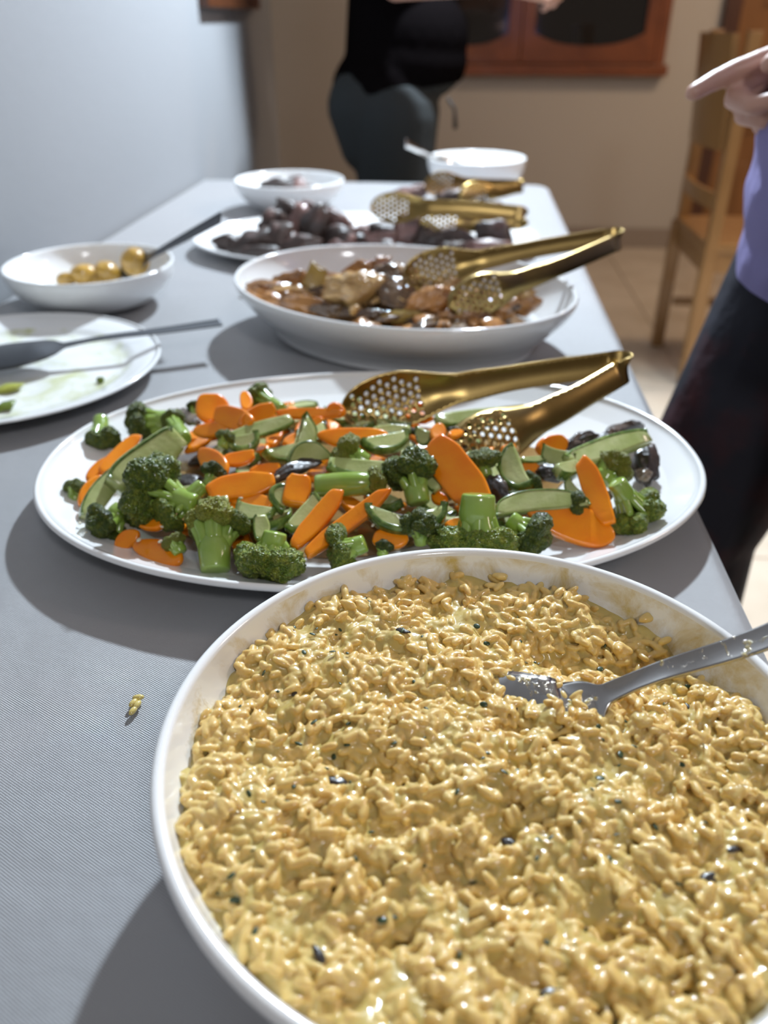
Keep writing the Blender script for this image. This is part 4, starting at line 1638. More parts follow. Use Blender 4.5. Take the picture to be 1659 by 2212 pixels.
Ca('broad carrot slice flat on the platter at the left front', (292, 1176), (392, 1212), 50, 'drop', d=(0.001, 0.001))
Bc('small yellowish broccoli tuft left of the upright pale floret', (392, 1196), (378, 1172), 26, 'blight', 3, (0.002, 0.006), 0.5)
Bc('upright broccoli floret with a thick pale stalk at the front of the platter', (466, 1236), (456, 1128), 56, 'blight', 0, (0.002, 0.012), 0.48, branches=9, split=0.5)
Bc('dark half of the floret cluster behind the thick pale stalk', (478, 1190), (500, 1132), 38, 'bmid', 2, (0.004, 0.010), 0.34)
Ca('pointed carrot slice standing right of the big zucchini wedge', (432, 976), (488, 1026), 46, 'drop', d=(0.012, 0.008), h='c')
Bc('little dark broccoli tip leaning on a carrot slice, left of centre', (448, 1052), (462, 1020), 26, 'bdark', 4, (0.008, 0.014), 0.4)
Ca('thick orange carrot wedge left of the black mushroom strip', (446, 1062), (592, 1044), 54, 'strip', 0.008, (0.012, 0.010), 'm')
Ca('carrot slice lying under the thick wedge left of the black strip', (500, 1076), (588, 1092), 34, 'strip', d=(0.005, 0.005))
Zu('dark zucchini skin piece behind the upright pale floret', (430, 1094), (492, 1084), 26, 'baton', 0.006, (0.008, 0.008), over=0.005)
Zu('pale zucchini sliver below the carrot wedge', (512, 1098), (584, 1116), 34, 'half', 0.006, (0.006, 0.006))
Zu('leaf-shaped zucchini tip standing left of the front broccoli crown', (562, 1116), (566, 1166), 30, 'baton', 0.005, (0.010, 0.004), 'c')
Ca('tall carrot slice with bright spots at the back left', (456, 852), (456, 912), 62, 'oval', 0.006, (0.026, 0.008), 'c')
Ca('left arm of the two crossed carrot slices at the back', (468, 886), (540, 922), 44, 'strip', d=(0.018, 0.012), h='c')
Ca('right arm of the two crossed carrot slices at the back', (516, 922), (592, 882), 38, 'strip', 0.006, (0.012, 0.018), 'c')
Ca('carrot slice lying flat below the tall spotted one at the back left', (420, 930), (496, 928), 32, 'oval', d=(0.006, 0.006))
Ca('small upright carrot point behind the crossed slices', (530, 848), (532, 888), 24, 'oval', 0.005, (0.020, 0.010), 'c')
Bc('broccoli floret highest at the back rim, stalk to the right', (610, 886), (560, 858), 30, 'bmid', 1, (0.004, 0.012), 0.4)
Mu('pale grey mushroom slice at the back left beside the tall carrot slice', (384, 884), (426, 916), 34, 'mushroom_pale', 0.008, (0.010, 0.008), seed=5)
Bc('tiny dark floret tip between the grey mushroom and the tall carrot slice', (420, 900), (418, 880), 15, 'bdark', 2, (0.008, 0.014), 0.4)
Ca('thin long carrot strip along the back of the heap', (598, 892), (738, 896), 22, 'strip', 0.005, (0.010, 0.010))
Ca('carrot slice half hidden behind the tip of the raised tong head', (706, 888), (746, 886), 30, 'oval', d=(0.012, 0.012), h='c')
Ca('short carrot end under the thin strip at the back', (672, 912), (700, 912), 22, 'oval', d=(0.006, 0.006))
Zu('long flat zucchini slice behind the pale crescent', (496, 950), (626, 908), 30, 'baton', 0.006, (0.008, 0.010))
Zu('dark skinned zucchini slice right of the pointed carrot slice', (494, 966), (560, 948), 34, 'half', 0.007, (0.006, 0.008), over=0.005)
Bc('light green broccoli tip left of the dark skinned zucchini slice', (480, 968), (488, 946), 22, 'bmid', 3, (0.006, 0.012), 0.5)
Zu('big pale zucchini crescent standing in the middle back', (676, 920), (596, 1000), 56, 'crescent', 0.008, (0.016, 0.010), 'c', flip=True)
Zu('half moon zucchini slice with bright green edge above the black strip', (620, 1004), (700, 968), 44, 'half', 0.008, (0.010, 0.012), 'c', flip=True)
Ca('carrot slice showing inside the pale zucchini crescent, upper one', (612, 962), (656, 942), 26, 'strip', d=(0.006, 0.006))
Ca('carrot slice showing inside the pale zucchini crescent, lower one', (608, 996), (648, 962), 26, 'strip', d=(0.004, 0.004))
Zu('pale zucchini slice left of the broad carrot near the tong head', (650, 948), (704, 928), 32, 'half', 0.007, (0.006, 0.006))
Ca('broad carrot slice below the raised tong head', (690, 944), (840, 950), 46, 'drop', 0.0065, (0.012, 0.010))
Zu('dark edged zucchini half moon right of the broad carrot', (790, 968), (880, 948), 36, 'half', 0.009, (0.012, 0.012), over=0.004)
Zu('dull green zucchini slice under the raised tong head', (810, 934), (884, 930), 24, 'baton', 0.006, (0.008, 0.008), over=0.004)
Bc('pale bumpy broccoli floret in the middle of the heap', (796, 1000), (752, 978), 42, 'blight', 4, (0.004, 0.010), 0.4)
Zu('long dark zucchini skin strip in the centre of the heap', (712, 1008), (848, 1018), 38, 'baton', 0.007, (0.010, 0.010), over=0.006)
Mu('black mushroom strip slanting up through the centre', (572, 1046), (700, 984), 36, 'mushroom', 0.009, (0.010, 0.010), seed=12)
Ca('carrot slice above the thick wedge at the left of centre', (480, 998), (550, 984), 30, 'strip', d=(0.008, 0.008))
Ca('pale carrot slice just above the tip of the thick wedge', (540, 1022), (606, 1010), 26, 'strip', d=(0.006, 0.008))
Bc('long thick broccoli stem lying across the centre, yellow buds at its right end', (680, 1050), (808, 1044), 34, 'blight', 1, (0.012, 0.014), 0.62, branches=5, split=0.75)
Ca('blocky carrot chunk standing in the centre', (646, 1030), (636, 1094), 52, 'block', 0.011, (0.016, 0.006), 'c')
Zu('dark zucchini chunk left of the blocky carrot', (616, 1050), (592, 1098), 38, 'half', 0.008, (0.010, 0.004), 'c', over=0.005)
Zu('zucchini half moon with yellow-green skin left of the two carrot sticks', (692, 1080), (634, 1150), 40, 'half', 0.010, (0.014, 0.006), 'm', flip=True, over=0.004)
Ca('left one of the two long carrot sticks at the front', (738, 1062), (632, 1180), 38, 'strip', 0.0075, (0.020, 0.012), 'm')
Ca('right one of the two long carrot sticks at the front, curved', (838, 1060), (662, 1198), 32, 'strip', 0.0075, (0.022, 0.008), 'm', bend=0.10)
Bc('green broccoli crown right at the front rim beside the pale stalk', (596, 1148), (586, 1202), 72, 'bmid', 3, (0.018, 0.006), 0.30, branches=9, squash=1.2)
Bc('yellow-green broccoli crown right of the two long carrot sticks', (790, 1172), (742, 1190), 50, 'bmid', 0, (0.012, 0.006), 0.34)
Bc('tiny dark broccoli tip near the rim of the risotto bowl', (826, 1204), (828, 1182), 20, 'bdark', 2, (0.004, 0.008), 0.5)
Zu('zucchini crescent with glossy yellow-green skin at the front middle', (962, 1122), (796, 1124), 52, 'crescent', 0.010, (0.014, 0.014), 'm', flip=True, over=0.005)
Ca('carrot slice in the shade below the glossy crescent', (806, 1160), (880, 1168), 44, 'oval', d=(0.006, 0.006))
Bc('broad dark broccoli crown left of the large upright carrot', (905, 1090), (888, 1020), 62, 'bdark', 0, (0.004, 0.018), 0.34, squash=0.85)
Zu('narrow pale slice tucked behind the large upright carrot', (908, 990), (944, 1058), 28, 'baton', 0.006, (0.018, 0.010), 'c')
Ca('largest carrot slice, standing upright right of the middle', (944, 946), (1034, 1106), 76, 'strip', 0.0085, (0.034, 0.010), 'c', bend=0.03)
Ca('reddish carrot end low left of the largest carrot slice', (936, 1066), (962, 1088), 26, 'oval', d=(0.004, 0.004))
Mu('round black mushroom with a pale rim right of the largest carrot slice', (1056, 1030), (1092, 1088), 46, 'mushroom', 0.010, (0.012, 0.010), 'c', seed=21, cuts=1)
Mu('pale mushroom rim curving beside the round black mushroom', (1086, 1036), (1094, 1090), 14, 'mushroom_pale', 0.010, (0.012, 0.008), 'c', seed=22, cuts=0)
Bc('broccoli crown between the largest carrot and the lower tong head', (1050, 1030), (1042, 998), 36, 'bmid', 1, (0.006, 0.014), 0.35)
Zu('half moon slice with green back right of the middle broccoli crown', (1088, 976), (1130, 1056), 46, 'half', 0.009, (0.018, 0.008), 'c', over=0.004)
Bc('small dark floret under the half moon slice', (1130, 1056), (1148, 1042), 26, 'bdark', 4, (0.004, 0.008), 0.4)
Zu('thin pale stick pointing right above a small carrot piece', (1126, 996), (1182, 992), 14, 'baton', 0.005, (0.010, 0.010))
Ca('small bright carrot piece left of the brown mushroom chunk', (1124, 1012), (1164, 1012), 28, 'oval', d=(0.006, 0.006))
Mu('brown mushroom chunk with a shiny face, right half of the heap', (1160, 1014), (1220, 1036), 46, 'mushroom', 0.014, (0.008, 0.006), seed=31)
Zu('long leaf-like zucchini slice lying level at the right of the middle', (1256, 1074), (1070, 1098), 46, 'half', 0.007, (0.014, 0.012), 'm')
Bc('broccoli floret standing on its head with a tall thick stalk, front middle', (1034, 1066), (1030, 1166), 74, 'bmid', 4, (0.034, 0.008), 0.42, branches=10, squash=1.25, split=0.55)
Bc('dark broccoli floret left of the tall upturned stalk', (910, 1178), (905, 1132), 42, 'bdark', 3, (0.000, 0.014), 0.3)
Ca('carrot tip left of the tall upturned stalk', (962, 1138), (994, 1126), 20, 'oval', d=(0.006, 0.006))
Ca('carrot slice right of the tall upturned stalk, near the bowl rim', (1060, 1158), (1142, 1176), 28, 'strip', d=(0.008, 0.006))
Bc('dark broccoli crown at the front right of the tall upturned stalk', (1100, 1120), (1142, 1156), 56, 'bdark', 1, (0.010, 0.006), 0.3)
Zu('long greasy zucchini slice behind the raised tong arm', (948, 914), (1128, 890), 32, 'baton', 0.008, (0.004, 0.004))
Mu('black mushroom sliver below the neck of the raised tongs', (880, 926), (940, 942), 22, 'mushroom', 0.007, (0.006, 0.008), seed=41)
Mu('black mushroom sliver between the two tong arms', (966, 928), (1020, 930), 16, 'mushroom', 0.007, (0.004, 0.004), seed=42)
Zu('small grey-green zucchini piece behind the largest carrot slice', (898, 938), (934, 946), 30, 'half', 0.007, (0.010, 0.010), 'c')
Ca('pale carrot point directly behind the largest carrot slice', (950, 918), (944, 956), 30, 'oval', 0.006, (0.018, 0.012), 'c')
Ca('short carrot end beside the lower tong head', (968, 944), (998, 934), 18, 'oval', d=(0.008, 0.006))
Ca('brown-orange carrot slice in the shade at the right', (1162, 978), (1222, 950), 42, 'oval', 0.006, (0.006, 0.012), 'c')
Ca('carrot tip behind the middle broccoli crown', (1082, 972), (1114, 966), 18, 'oval', d=(0.006, 0.006))
Mu('flat black mushroom slice at the right behind the long zucchini', (1220, 968), (1286, 938), 34, 'mushroom', 0.008, (0.008, 0.014), 'c', seed=51)
Mu('dark curled mushroom at the top right of the heap', (1306, 946), (1388, 924), 50, 'mushroom', 0.014, (0.006, 0.010), 'c', seed=52, rough=0.35)
Mu('big brown mushroom at the right end of the heap', (1376, 952), (1404, 1044), 66, 'mushroom', 0.018, (0.010, 0.004), 'c', seed=53, rough=0.28)
Mu('pinkish mushroom underside below the big brown mushroom', (1380, 1010), (1398, 1040), 34, 'mushroom_pale', 0.012, (0.008, 0.004), 'c', seed=54)
Zu('long glistening zucchini spear reaching right over the mushrooms', (1390, 946), (1226, 996), 44, 'baton', 0.009, (0.024, 0.014), 'm', over=0.004)
Zu('short zucchini wedge at the left end of the glistening spear', (1170, 976), (1234, 998), 36, 'half', 0.009, (0.014, 0.012), 'c')
Zu('small zucchini cube beside the brown mushroom chunk', (1204, 1022), (1246, 1010), 30, 'baton', 0.010, (0.014, 0.014))
Ca('steep carrot stick right of the zucchini cube', (1256, 992), (1314, 1132), 44, 'strip', 0.008, (0.026, 0.012), 'c')
Bc('pale green broccoli floret behind the steep carrot stick', (1300, 1042), (1322, 1008), 42, 'blight', 2, (0.004, 0.014), 0.45)
Bc('bright broccoli floret at the right end with a forked pale stalk', (1330, 1040), (1374, 1106), 56, 'bmid', 0, (0.026, 0.010), 0.32, branches=9, squash=1.0)
Ca('widest carrot slice lying at the right front rim', (1140, 1096), (1320, 1164), 74, 'drop', 0.0065, (0.010, 0.006), 'm')
Bc('small dark broccoli piece above the widest carrot slice', (1216, 1092), (1244, 1092), 30, 'bdark', 3, (0.006, 0.010), 0.4)
Zu('dark zucchini sliver left of the steep carrot stick', (1224, 1040), (1252, 1076), 20, 'half', 0.006, (0.008, 0.006), 'c')
Mu('small pale mushroom bit between carrot stick and bright floret', (1302, 1058), (1320, 1078), 20, 'mushroom_pale', 0.008, (0.010, 0.008), 'c', seed=55)

# every half-buried piece is told by the nearest piece on top of it
tops = [o for o in COL.objects if o.parent is None and o.get('group') == VEG_GROUP]
taken = set()
for o, what, cat in UNDER:
    p = o.matrix_basis.translation
    best = min((q for q in tops if (q['label'].split(',')[0], cat) not in taken and len(q['label'].split(',')[0].split()) <= 11), key=lambda q: (q.matrix_basis.translation - p).length)
    taken.add((best['label'].split(',')[0], cat))
    tag(o, what + ' by the ' + best['label'].split(',')[0], cat, VEG_GROUP)

gs = []
rng = np.random.default_rng(2)
for (px, py) in [(978, 1030), (470, 1074), (520, 1076), (300, 1166), (172, 1130), (186, 1150), (806, 1134), (650, 1042), (640, 1052), (272, 948), (395, 966), (962, 1124), (986, 1090), (346, 1170), (700, 1112), (560, 1000), (480, 1020), (1120, 990),
                 (448, 1160), (742, 1120), (820, 1010), (1240, 1000), (350, 1138), (540, 960), (600, 1030), (870, 1100)]:
    p = at_heap(px, py, 0.012)
    gs.append(tuple(p - platter.location))
o = flakes('garlic_bits', gs, 0.0019, M['garlic'], platter, 0.5)
o.matrix_parent_inverse = platter.matrix_basis.inverted() @ Matrix.Translation(platter.location)

# ================================================================== chicken, meat, potatoes
def on_px(px, py, z): return at(px, py, z)


CHG = 'roast chicken pieces in the oval dish'


def chunk(name, label, cat, px, py, z, lpx, wpx, t, m, seed, ang=0.0, h='m', rough=0.3, group=None, cuts=1, sub=3, freq=1.8):
    c = at(px, py, z)
    s = ppm(c)
    r = Vector(_rt) * math.cos(ang) - Vector(_cu) * -math.sin(ang)
    mx = Matrix.Translation(c) @ basis(r, hint(c, h))
    return lump(name, label, cat, c, (lpx / 2 * s * 1.18, wpx / 2 * s * 1.25, t / 2 * 1.2), M[m], seed, rough, mx=mx, group=group, cuts=cuts, sub=sub, freq=freq)


K = 'chicken_piece'
rows = [
    ('ragged orange-brown chicken strip at the left end of the dish', 575, 628, 0.802, 90, 40, 0.022, 'chick', 0.15),
    ('chicken strip against the left front rim of the dish', 590, 655, 0.796, 110, 34, 0.020, 'chick', -0.25),
    ('shredded chicken piece with a glint, left of the upright yellow slice', 640, 612, 0.806, 90, 40, 0.024, 'chick', 0.1),
    ('pale shredded chicken below the glinting piece', 640, 640, 0.798, 100, 30, 0.020, 'chick_pale', -0.1),
    ('dark browned skin left of the pale round chicken', 690, 632, 0.802, 70, 26, 0.018, 'chick_dark', -0.1),
    ('long orange chicken strip along the front rim', 690, 664, 0.794, 150, 32, 0.020, 'chick', -0.18),
    ('dark crisp edge of the long strip at the front rim', 720, 672, 0.793, 90, 20, 0.018, 'chick_dark', -0.12),
    ('big pale round piece of chicken in the middle of the dish', 772, 628, 0.812, 124, 66, 0.036, 'chick_pale', 0.0),
    ('pale curled rim on top of the big round chicken piece', 775, 606, 0.820, 100, 30, 0.024, 'chick_pale', 0.05),
    ('amber chicken piece behind the big pale round one', 770, 585, 0.816, 80, 30, 0.024, 'chick', 0.1),
    ('dark mushroom-brown chunk right of the big pale round piece', 848, 612, 0.814, 76, 66, 0.030, 'chick_dark', -0.5),
    ('striped brown chunk below the dark one in the middle', 860, 648, 0.804, 80, 56, 0.026, 'chick_dark', -0.4),
    ('yellowish shred in front of the striped brown chunk', 880, 640, 0.806, 60, 30, 0.020, 'onion', -0.6),
    ('bright orange strip left of the upper tong head', 855, 586, 0.818, 64, 22, 0.016, 'chick', 0.0),
    ('torn chicken heap between the two tong heads', 935, 650, 0.806, 100, 52, 0.030, 'chick', 0.35),
    ('pale glossy shred between the two tong heads', 950, 630, 0.812, 90, 22, 0.016, 'chick_pale', 0.45),
    ('dark sauce-soaked piece at the front middle rim', 800, 684, 0.792, 140, 20, 0.018, 'chick_dark', -0.06),
    ('golden onion strip at the front middle rim', 880, 686, 0.792, 100, 18, 0.016, 'onion', 0.0),
    ('red-brown chicken piece at the rim under the lower tong head', 990, 690, 0.792, 120, 26, 0.020, 'chick', 0.05),
    ('black crisp skin at the front rim left of the lower tong head', 905, 690, 0.790, 60, 22, 0.018, 'chick_dark', 0.0),
    ('brown chicken piece under the right part of the lower tongs', 1090, 664, 0.796, 90, 40, 0.024, 'chick', 0.1),
    ('pale yellow nub of chicken at the right end of the dish', 1130, 640, 0.806, 46, 30, 0.022, 'chick_pale', 0.25),
    ('brown shred below the pale nub at the right end', 1135, 662, 0.796, 60, 28, 0.020, 'chick', 0.1),
    ('thin brown twig of herb at the left rim of the dish', 566, 618, 0.806, 34, 8, 0.005, 'chick_dark', -0.4),
    ('pinkish shred standing up at the back of the dish', 818, 574, 0.822, 50, 26, 0.018, 'chick', 0.7),
]
for i, (lb, px, py, z, l, w, t, m_, a) in enumerate(rows):
    cat = 'onion' if m_ == 'onion' else 'chicken'
    chunk('onion_strip' if m_ == 'onion' else K, lb, cat, px, py, z, l, w, t, m_, 100 + i, a, group=CHG, cuts=2, rough=0.42, sub=4, freq=2.6)
A, B = at(668, 625, 0.806), at(692, 574, 0.832)
c = (A + B) / 2
mx = Matrix.Translation(c) @ basis(A - B, hint(c, 'c'))
pts, _ = outline('block', (A - B).length, 46 * ppm(c), seed=4)
v, f = slab(pts, 0.008, 0.05)
o = link('vegetable_slice', mesh('vegetable_slice', v, f, M['onion'])); o.matrix_world = mx
tag(o, 'olive yellow vegetable slice standing upright at the left of the chicken dish', 'vegetable', CHG)
rs = random.Random(9)
for k in range(40):
    a, r = rs.uniform(0, 6.28), math.sqrt(rs.random())
    u, w = r * CA * 0.62 * math.cos(a), r * CB * 0.60 * math.sin(a)
    x = CK.x + u * math.cos(CROT) - w * math.sin(CROT)
    y = CK.y + u * math.sin(CROT) + w * math.cos(CROT)
    lump(K, 'brown piece of roast chicken lying underneath the others in the oval dish', 'chicken', (x, y, TZ + 0.020 + 0.022 * rs.random()),
         (rs.uniform(0.022, 0.034), rs.uniform(0.012, 0.018), rs.uniform(0.009, 0.013)), M[rs.choice(['chick', 'chick_dark', 'chick'])], 200 + k, 0.3, (rs.gauss(0, 0.3), rs.gauss(0, 0.3), rs.uniform(0, 6)),
         group='chicken pieces underneath', cuts=1)
for k in range(34):
    a, r = rs.uniform(0, 6.28), math.sqrt(rs.random())
    u, w = -0.02 + r * CA * 0.62 * math.cos(a), r * CB * 0.58 * math.sin(a)
    x = CK.x + u * math.cos(CROT) - w * math.sin(CROT)
    y = CK.y + u * math.sin(CROT) + w * math.cos(CROT)
    lump('chicken_shred', 'thin glossy shred of roast chicken strewn over the bigger pieces', 'chicken', (x, y, TZ + 0.052 + 0.012 * rs.random() - 0.010 * r),
         (rs.uniform(0.012, 0.026), rs.uniform(0.003, 0.006), rs.uniform(0.003, 0.005)), M[rs.choice(['chick', 'chick_pale', 'chick', 'chick_dark'])], 250 + k, 0.4, (rs.gauss(0, 0.3), rs.gauss(0, 0.35), rs.uniform(0, 6)),
         group='chicken shreds on top', cuts=0, freq=2.6)
v, f = [(0.0, 0.0, 0.0)], []
for k in range(64):
    t = 2 * PI * k / 64
    v.append((0.168 * math.cos(t), 0.126 * math.sin(t), 0.0))
for k in range(64): f.append((0, 1 + k, 1 + (k + 1) % 64))
M['gravy'] = mat('brown_gravy', (0.16, 0.075, 0.022), 0.08, coat=0.8, vary=(0.24, 0.12, 0.04), vscale=30)
o = link('gravy', mesh('gravy', v, f, M['gravy']), bpy.data.objects['oval_baking_dish'], (0, 0, 0.020)); o['kind'] = 'stuff'

# roast meat on the platter behind
MG = 'roast meat chunks on the platter'
rows = [
    ('lone brown meat chunk at the left tip of the platter', 487, 522, 0.772, 62, 34, 0.022, 'meat', -0.3),
    ('dark meat chunk third from the left tip of the platter', 545, 528, 0.772, 90, 44, 0.028, 'meat', 0.35),
    ('dark glossy meat chunk at the foot of the tallest pile, left side', 590, 520, 0.778, 80, 56, 0.032, 'meat', 0.2),
    ('black charred meat chunk halfway up the left side of the pile', 590, 490, 0.790, 60, 50, 0.030, 'meat', 0.6),
    ('small dark nub left of the charred chunk', 570, 508, 0.782, 44, 32, 0.022, 'meat', 0.2),
    ('topmost dark chunk of the tallest meat pile', 634, 452, 0.812, 70, 36, 0.028, 'meat', -0.2),
    ('reddish brown meat chunk right of the topmost one', 668, 462, 0.806, 56, 46, 0.028, 'meat_pink', -0.5),
    ('shiny grey-brown chunk in the middle of the pile', 608, 512, 0.784, 60, 52, 0.028, 'meat', 0.9),
    ('slice with a pink cut face leaning in the middle of the pile', 644, 492, 0.792, 40, 78, 0.020, 'meat_pink', -0.25),
    ('dark slice right of the pink cut face', 672, 496, 0.790, 50, 88, 0.026, 'meat', -0.35),
    ('big brown chunk at the right foot of the tallest pile', 692, 488, 0.788, 56, 56, 0.030, 'meat', -0.6),
    ('dark chunk at the foot of the pile beside the chicken dish', 650, 530, 0.774, 90, 36, 0.026, 'meat', 0.0),
    ('pink tipped meat chunk standing alone right of the pile', 726, 488, 0.784, 46, 76, 0.028, 'meat_pink', 0.1),
    ('greyish meat piece below the pink tipped chunk', 724, 512, 0.776, 64, 36, 0.026, 'meat', 0.1),
    ('low brown meat piece in the middle of the platter', 782, 512, 0.772, 70, 34, 0.022, 'meat_pink', 0.2),
    ('meat chunk below the holes of the front tongs', 838, 500, 0.780, 80, 44, 0.028, 'meat', 0.1),
    ('red-brown meat cube left of centre under the front tongs', 822, 514, 0.774, 60, 34, 0.024, 'meat_pink', 0.0),
    ('rosy meat chunk under the neck of the front tongs', 878, 498, 0.782, 70, 52, 0.030, 'meat_pink', -0.3),
    ('brown meat chunk right of the rosy one', 920, 505, 0.778, 60, 44, 0.026, 'meat', -0.2),
    ('black little meat chunk in front of the bare white patch', 948, 516, 0.773, 50, 30, 0.022, 'meat', 0.1),
    ('black rounded meat chunk right of the little black one', 992, 514, 0.774, 60, 36, 0.026, 'meat', -0.3),
    ('dark square meat chunk at the right end of the platter', 1062, 508, 0.780, 84, 56, 0.034, 'meat', -0.25),
    ('brown fringe of meat below the square chunk', 1050, 532, 0.770, 90, 24, 0.020, 'meat_pink', 0.0),
    ('pinkish meat piece behind the heads of the front tongs', 880, 415, 0.796, 50, 24, 0.022, 'meat_pink', 0.2),
    ('reddish meat piece left of the rear tongs', 906, 410, 0.792, 34, 28, 0.022, 'meat_pink', 0.4),
    ('dark meat chunk under the head of the rear tongs', 980, 430, 0.786, 70, 34, 0.026, 'meat', 0.1),
    ('green-brown crumbs of meat between the two pairs of tongs', 1040, 440, 0.780, 80, 16, 0.014, 'meat', 0.0),
    ('meat piece lying in front of the pile of the left half', 560, 545, 0.768, 80, 22, 0.018, 'meat', 0.0),
]
for i, (lb, px, py, z, l, w, t, m_, a) in enumerate(rows):
    chunk('meat_chunk', lb, 'meat', px, py, z, l, w, t, m_, 300 + i, a, group=MG, rough=0.38, cuts=3, h='c')
for k in range(22):
    a, r = rs.uniform(0, 6.28), math.sqrt(rs.random())
    u, w = r * MA * 0.70 * math.cos(a) - 0.01, r * MB * 0.62 * math.sin(a)
    if u > 0.02 and w > -0.02 and u < 0.12: pass
    lump('meat_chunk', 'dark meat chunk lying low among the others on the meat platter', 'meat', (MP.x + u, MP.y + w, TZ + 0.017 + 0.004 * rs.random()),
         (rs.uniform(0.018, 0.027), rs.uniform(0.013, 0.018), rs.uniform(0.010, 0.013)), M[rs.choice(['meat', 'meat', 'meat_pink'])], 400 + k, 0.35, (rs.gauss(0, 0.3), rs.gauss(0, 0.3), rs.uniform(0, 6)),
         group='low meat chunks on the platter', cuts=3)
# meat in the small bowl
for i, (lb, px, py, z, l, w, t, m_, a) in enumerate([
    ('long dark meat piece in the small bowl', 602, 403, 0.792, 66, 26, 0.030, 'meat', 0.0),
    ('dark meat piece behind the long one in the small bowl', 620, 396, 0.794, 56, 22, 0.030, 'meat', 0.2),
    ('pink edged meat slice in the small bowl', 646, 402, 0.794, 28, 36, 0.018, 'meat_pink', 0.1),
    ('tiny dark crumb of meat at the right of the small bowl', 666, 406, 0.790, 24, 16, 0.012, 'meat', 0.0)]):
    chunk('meat_chunk', lb, 'meat', px, py, z, l, w, t, m_, 500 + i, a, group='meat left in the small bowl', rough=0.3, cuts=2)
# potatoes
for i, (lb, px, py, z, r, sq) in enumerate([
    ('round potato resting on the dark spoon', 291, 566, 0.800, 31, 1.0),
    ('orange-yellow potato in the middle of the bowl', 232, 588, 0.780, 30, 0.75),
    ('yellow potato left of the middle one in the bowl', 184, 594, 0.778, 33, 0.72),
    ('small potato end at the left of the three in the bowl', 142, 604, 0.774, 22, 0.7),
    ('potato piece half hidden by the front rim of the bowl', 205, 606, 0.771, 28, 0.7)]):
    c = at(px, py, z)
    s = ppm(c)
    lump('potato', lb, 'potato', c, (r * s, r * s * 0.95, r * s * sq), M['potato'], 600 + i, 0.08, (0.2, 0.3, i), group='potatoes in the bowl', sub=4, freq=1.2)
# bits left on the sauce plate
for i, (lb, px, py, l, w, m_) in enumerate([
    ('flattened broccoli scrap at the left of the sauce plate', 18, 838, 60, 34, 'blight'),
    ('dark green leaf scrap at the lower left of the sauce plate', 8, 878, 44, 30, 'bdark'),
    ('single tiny green crumb at the right of the sauce plate', 217, 821, 15, 13, 'bdark')]):
    chunk('vegetable_scrap', lb, 'vegetable scrap', px, py, TZ + 0.0095, l, w, 0.006, m_, 700 + i, 0.3, h='u', rough=0.4, group='scraps on the sauce plate')

# ================================================================== people
def capsules(spec, voxel, name, m, smooth=3, cut=None, subv=12):
    """one continuous skin grown over tapered limbs: spec items (p0, r0, p1, r1[, squash]) or (centre, (rx, ry, rz))"""
    V, F = [], []
    nv = 0
    for it in spec:
        if len(it) == 2:
            v = ICO[3][0] * np.array(it[1]) + np.array(it[0])
            f = ICO[3][1]
        else:
            p0, r0, p1, r1 = it[:4]
            p0, p1 = Vector(p0), Vector(p1)
            ax = p1 - p0
            L_ = ax.length
            n, sides = 10, 20
            vv, ff = [], []
            prof = []
            for k in range(6):
                a = PI / 2 * (1 - k / 5)
                prof.append((-r0 * math.sin(a), max(1e-4, r0 * math.cos(a))))
            for k in range(1, n):
                prof.append((L_ * k / n, r0 + (r1 - r0) * k / n))
            for k in range(6):
                a = PI / 2 * k / 5
                prof.append((L_ + r1 * math.sin(a), max(1e-4, r1 * math.cos(a))))
            mx = Matrix.Translation(p0) @ basis(ax.orthogonal(), ax)
            sq = it[4] if len(it) > 4 else (1, 1)
            for z, r in prof:
                for k in range(sides):
                    a = 2 * PI * k / sides
                    vv.append(mx @ Vector((r * math.cos(a), r * math.sin(a), z)))
            for i in range(len(prof) - 1):
                for k in range(sides):
                    k2 = (k + 1) % sides
                    a, b_, c, d = i * sides + k, i * sides + k2, (i + 1) * sides + k2, (i + 1) * sides + k
                    ff += [(a, b_, c), (a, c, d)]
            e = (len(prof) - 1) * sides
            for k in range(1, sides - 1):
                ff.append((0, k + 1, k)); ff.append((e, e + k, e + k + 1))
            v, f = np.array([q[:] for q in vv]), np.array(ff)
        V.append(v); F.append(f + nv); nv += len(v)
    V, F = np.concatenate(V), np.concatenate(F)
    me = bpy.data.meshes.new(name)
    me.from_pydata(V.tolist(), [], F.tolist())
    tmp = bpy.data.objects.new(name + '_source', me)
    COL.objects.link(tmp)
    rm = tmp.modifiers.new('fuse', 'REMESH'); rm.mode = 'VOXEL'; rm.voxel_size = voxel
    sm = tmp.modifiers.new('soft', 'SMOOTH'); sm.factor = 0.5; sm.iterations = smooth
    out = bpy.data.meshes.new_from_object(tmp.evaluated_get(bpy.context.evaluated_depsgraph_get()))
    bpy.data.objects.remove(tmp); bpy.data.meshes.remove(me)
    if cut:
        bm = bmesh.new(); bm.from_mesh(out)
        for co, no in cut:
            bmesh.ops.bisect_plane(bm, geom=bm.verts[:] + bm.edges[:] + bm.faces[:], plane_co=co, plane_no=no, clear_outer=True)
        bm.to_mesh(out); bm.free()
    out.materials.clear(); out.materials.append(m)
    out.polygons.foreach_set('use_smooth', np.full(len(out.polygons), True))
    out.name = name
    return out


def infl(spec, d):
    return [((it[0], tuple(r + d for r in it[1])) if len(it) == 2 else (it[0], it[1] + d, it[2], it[3] + d)) for it in spec]


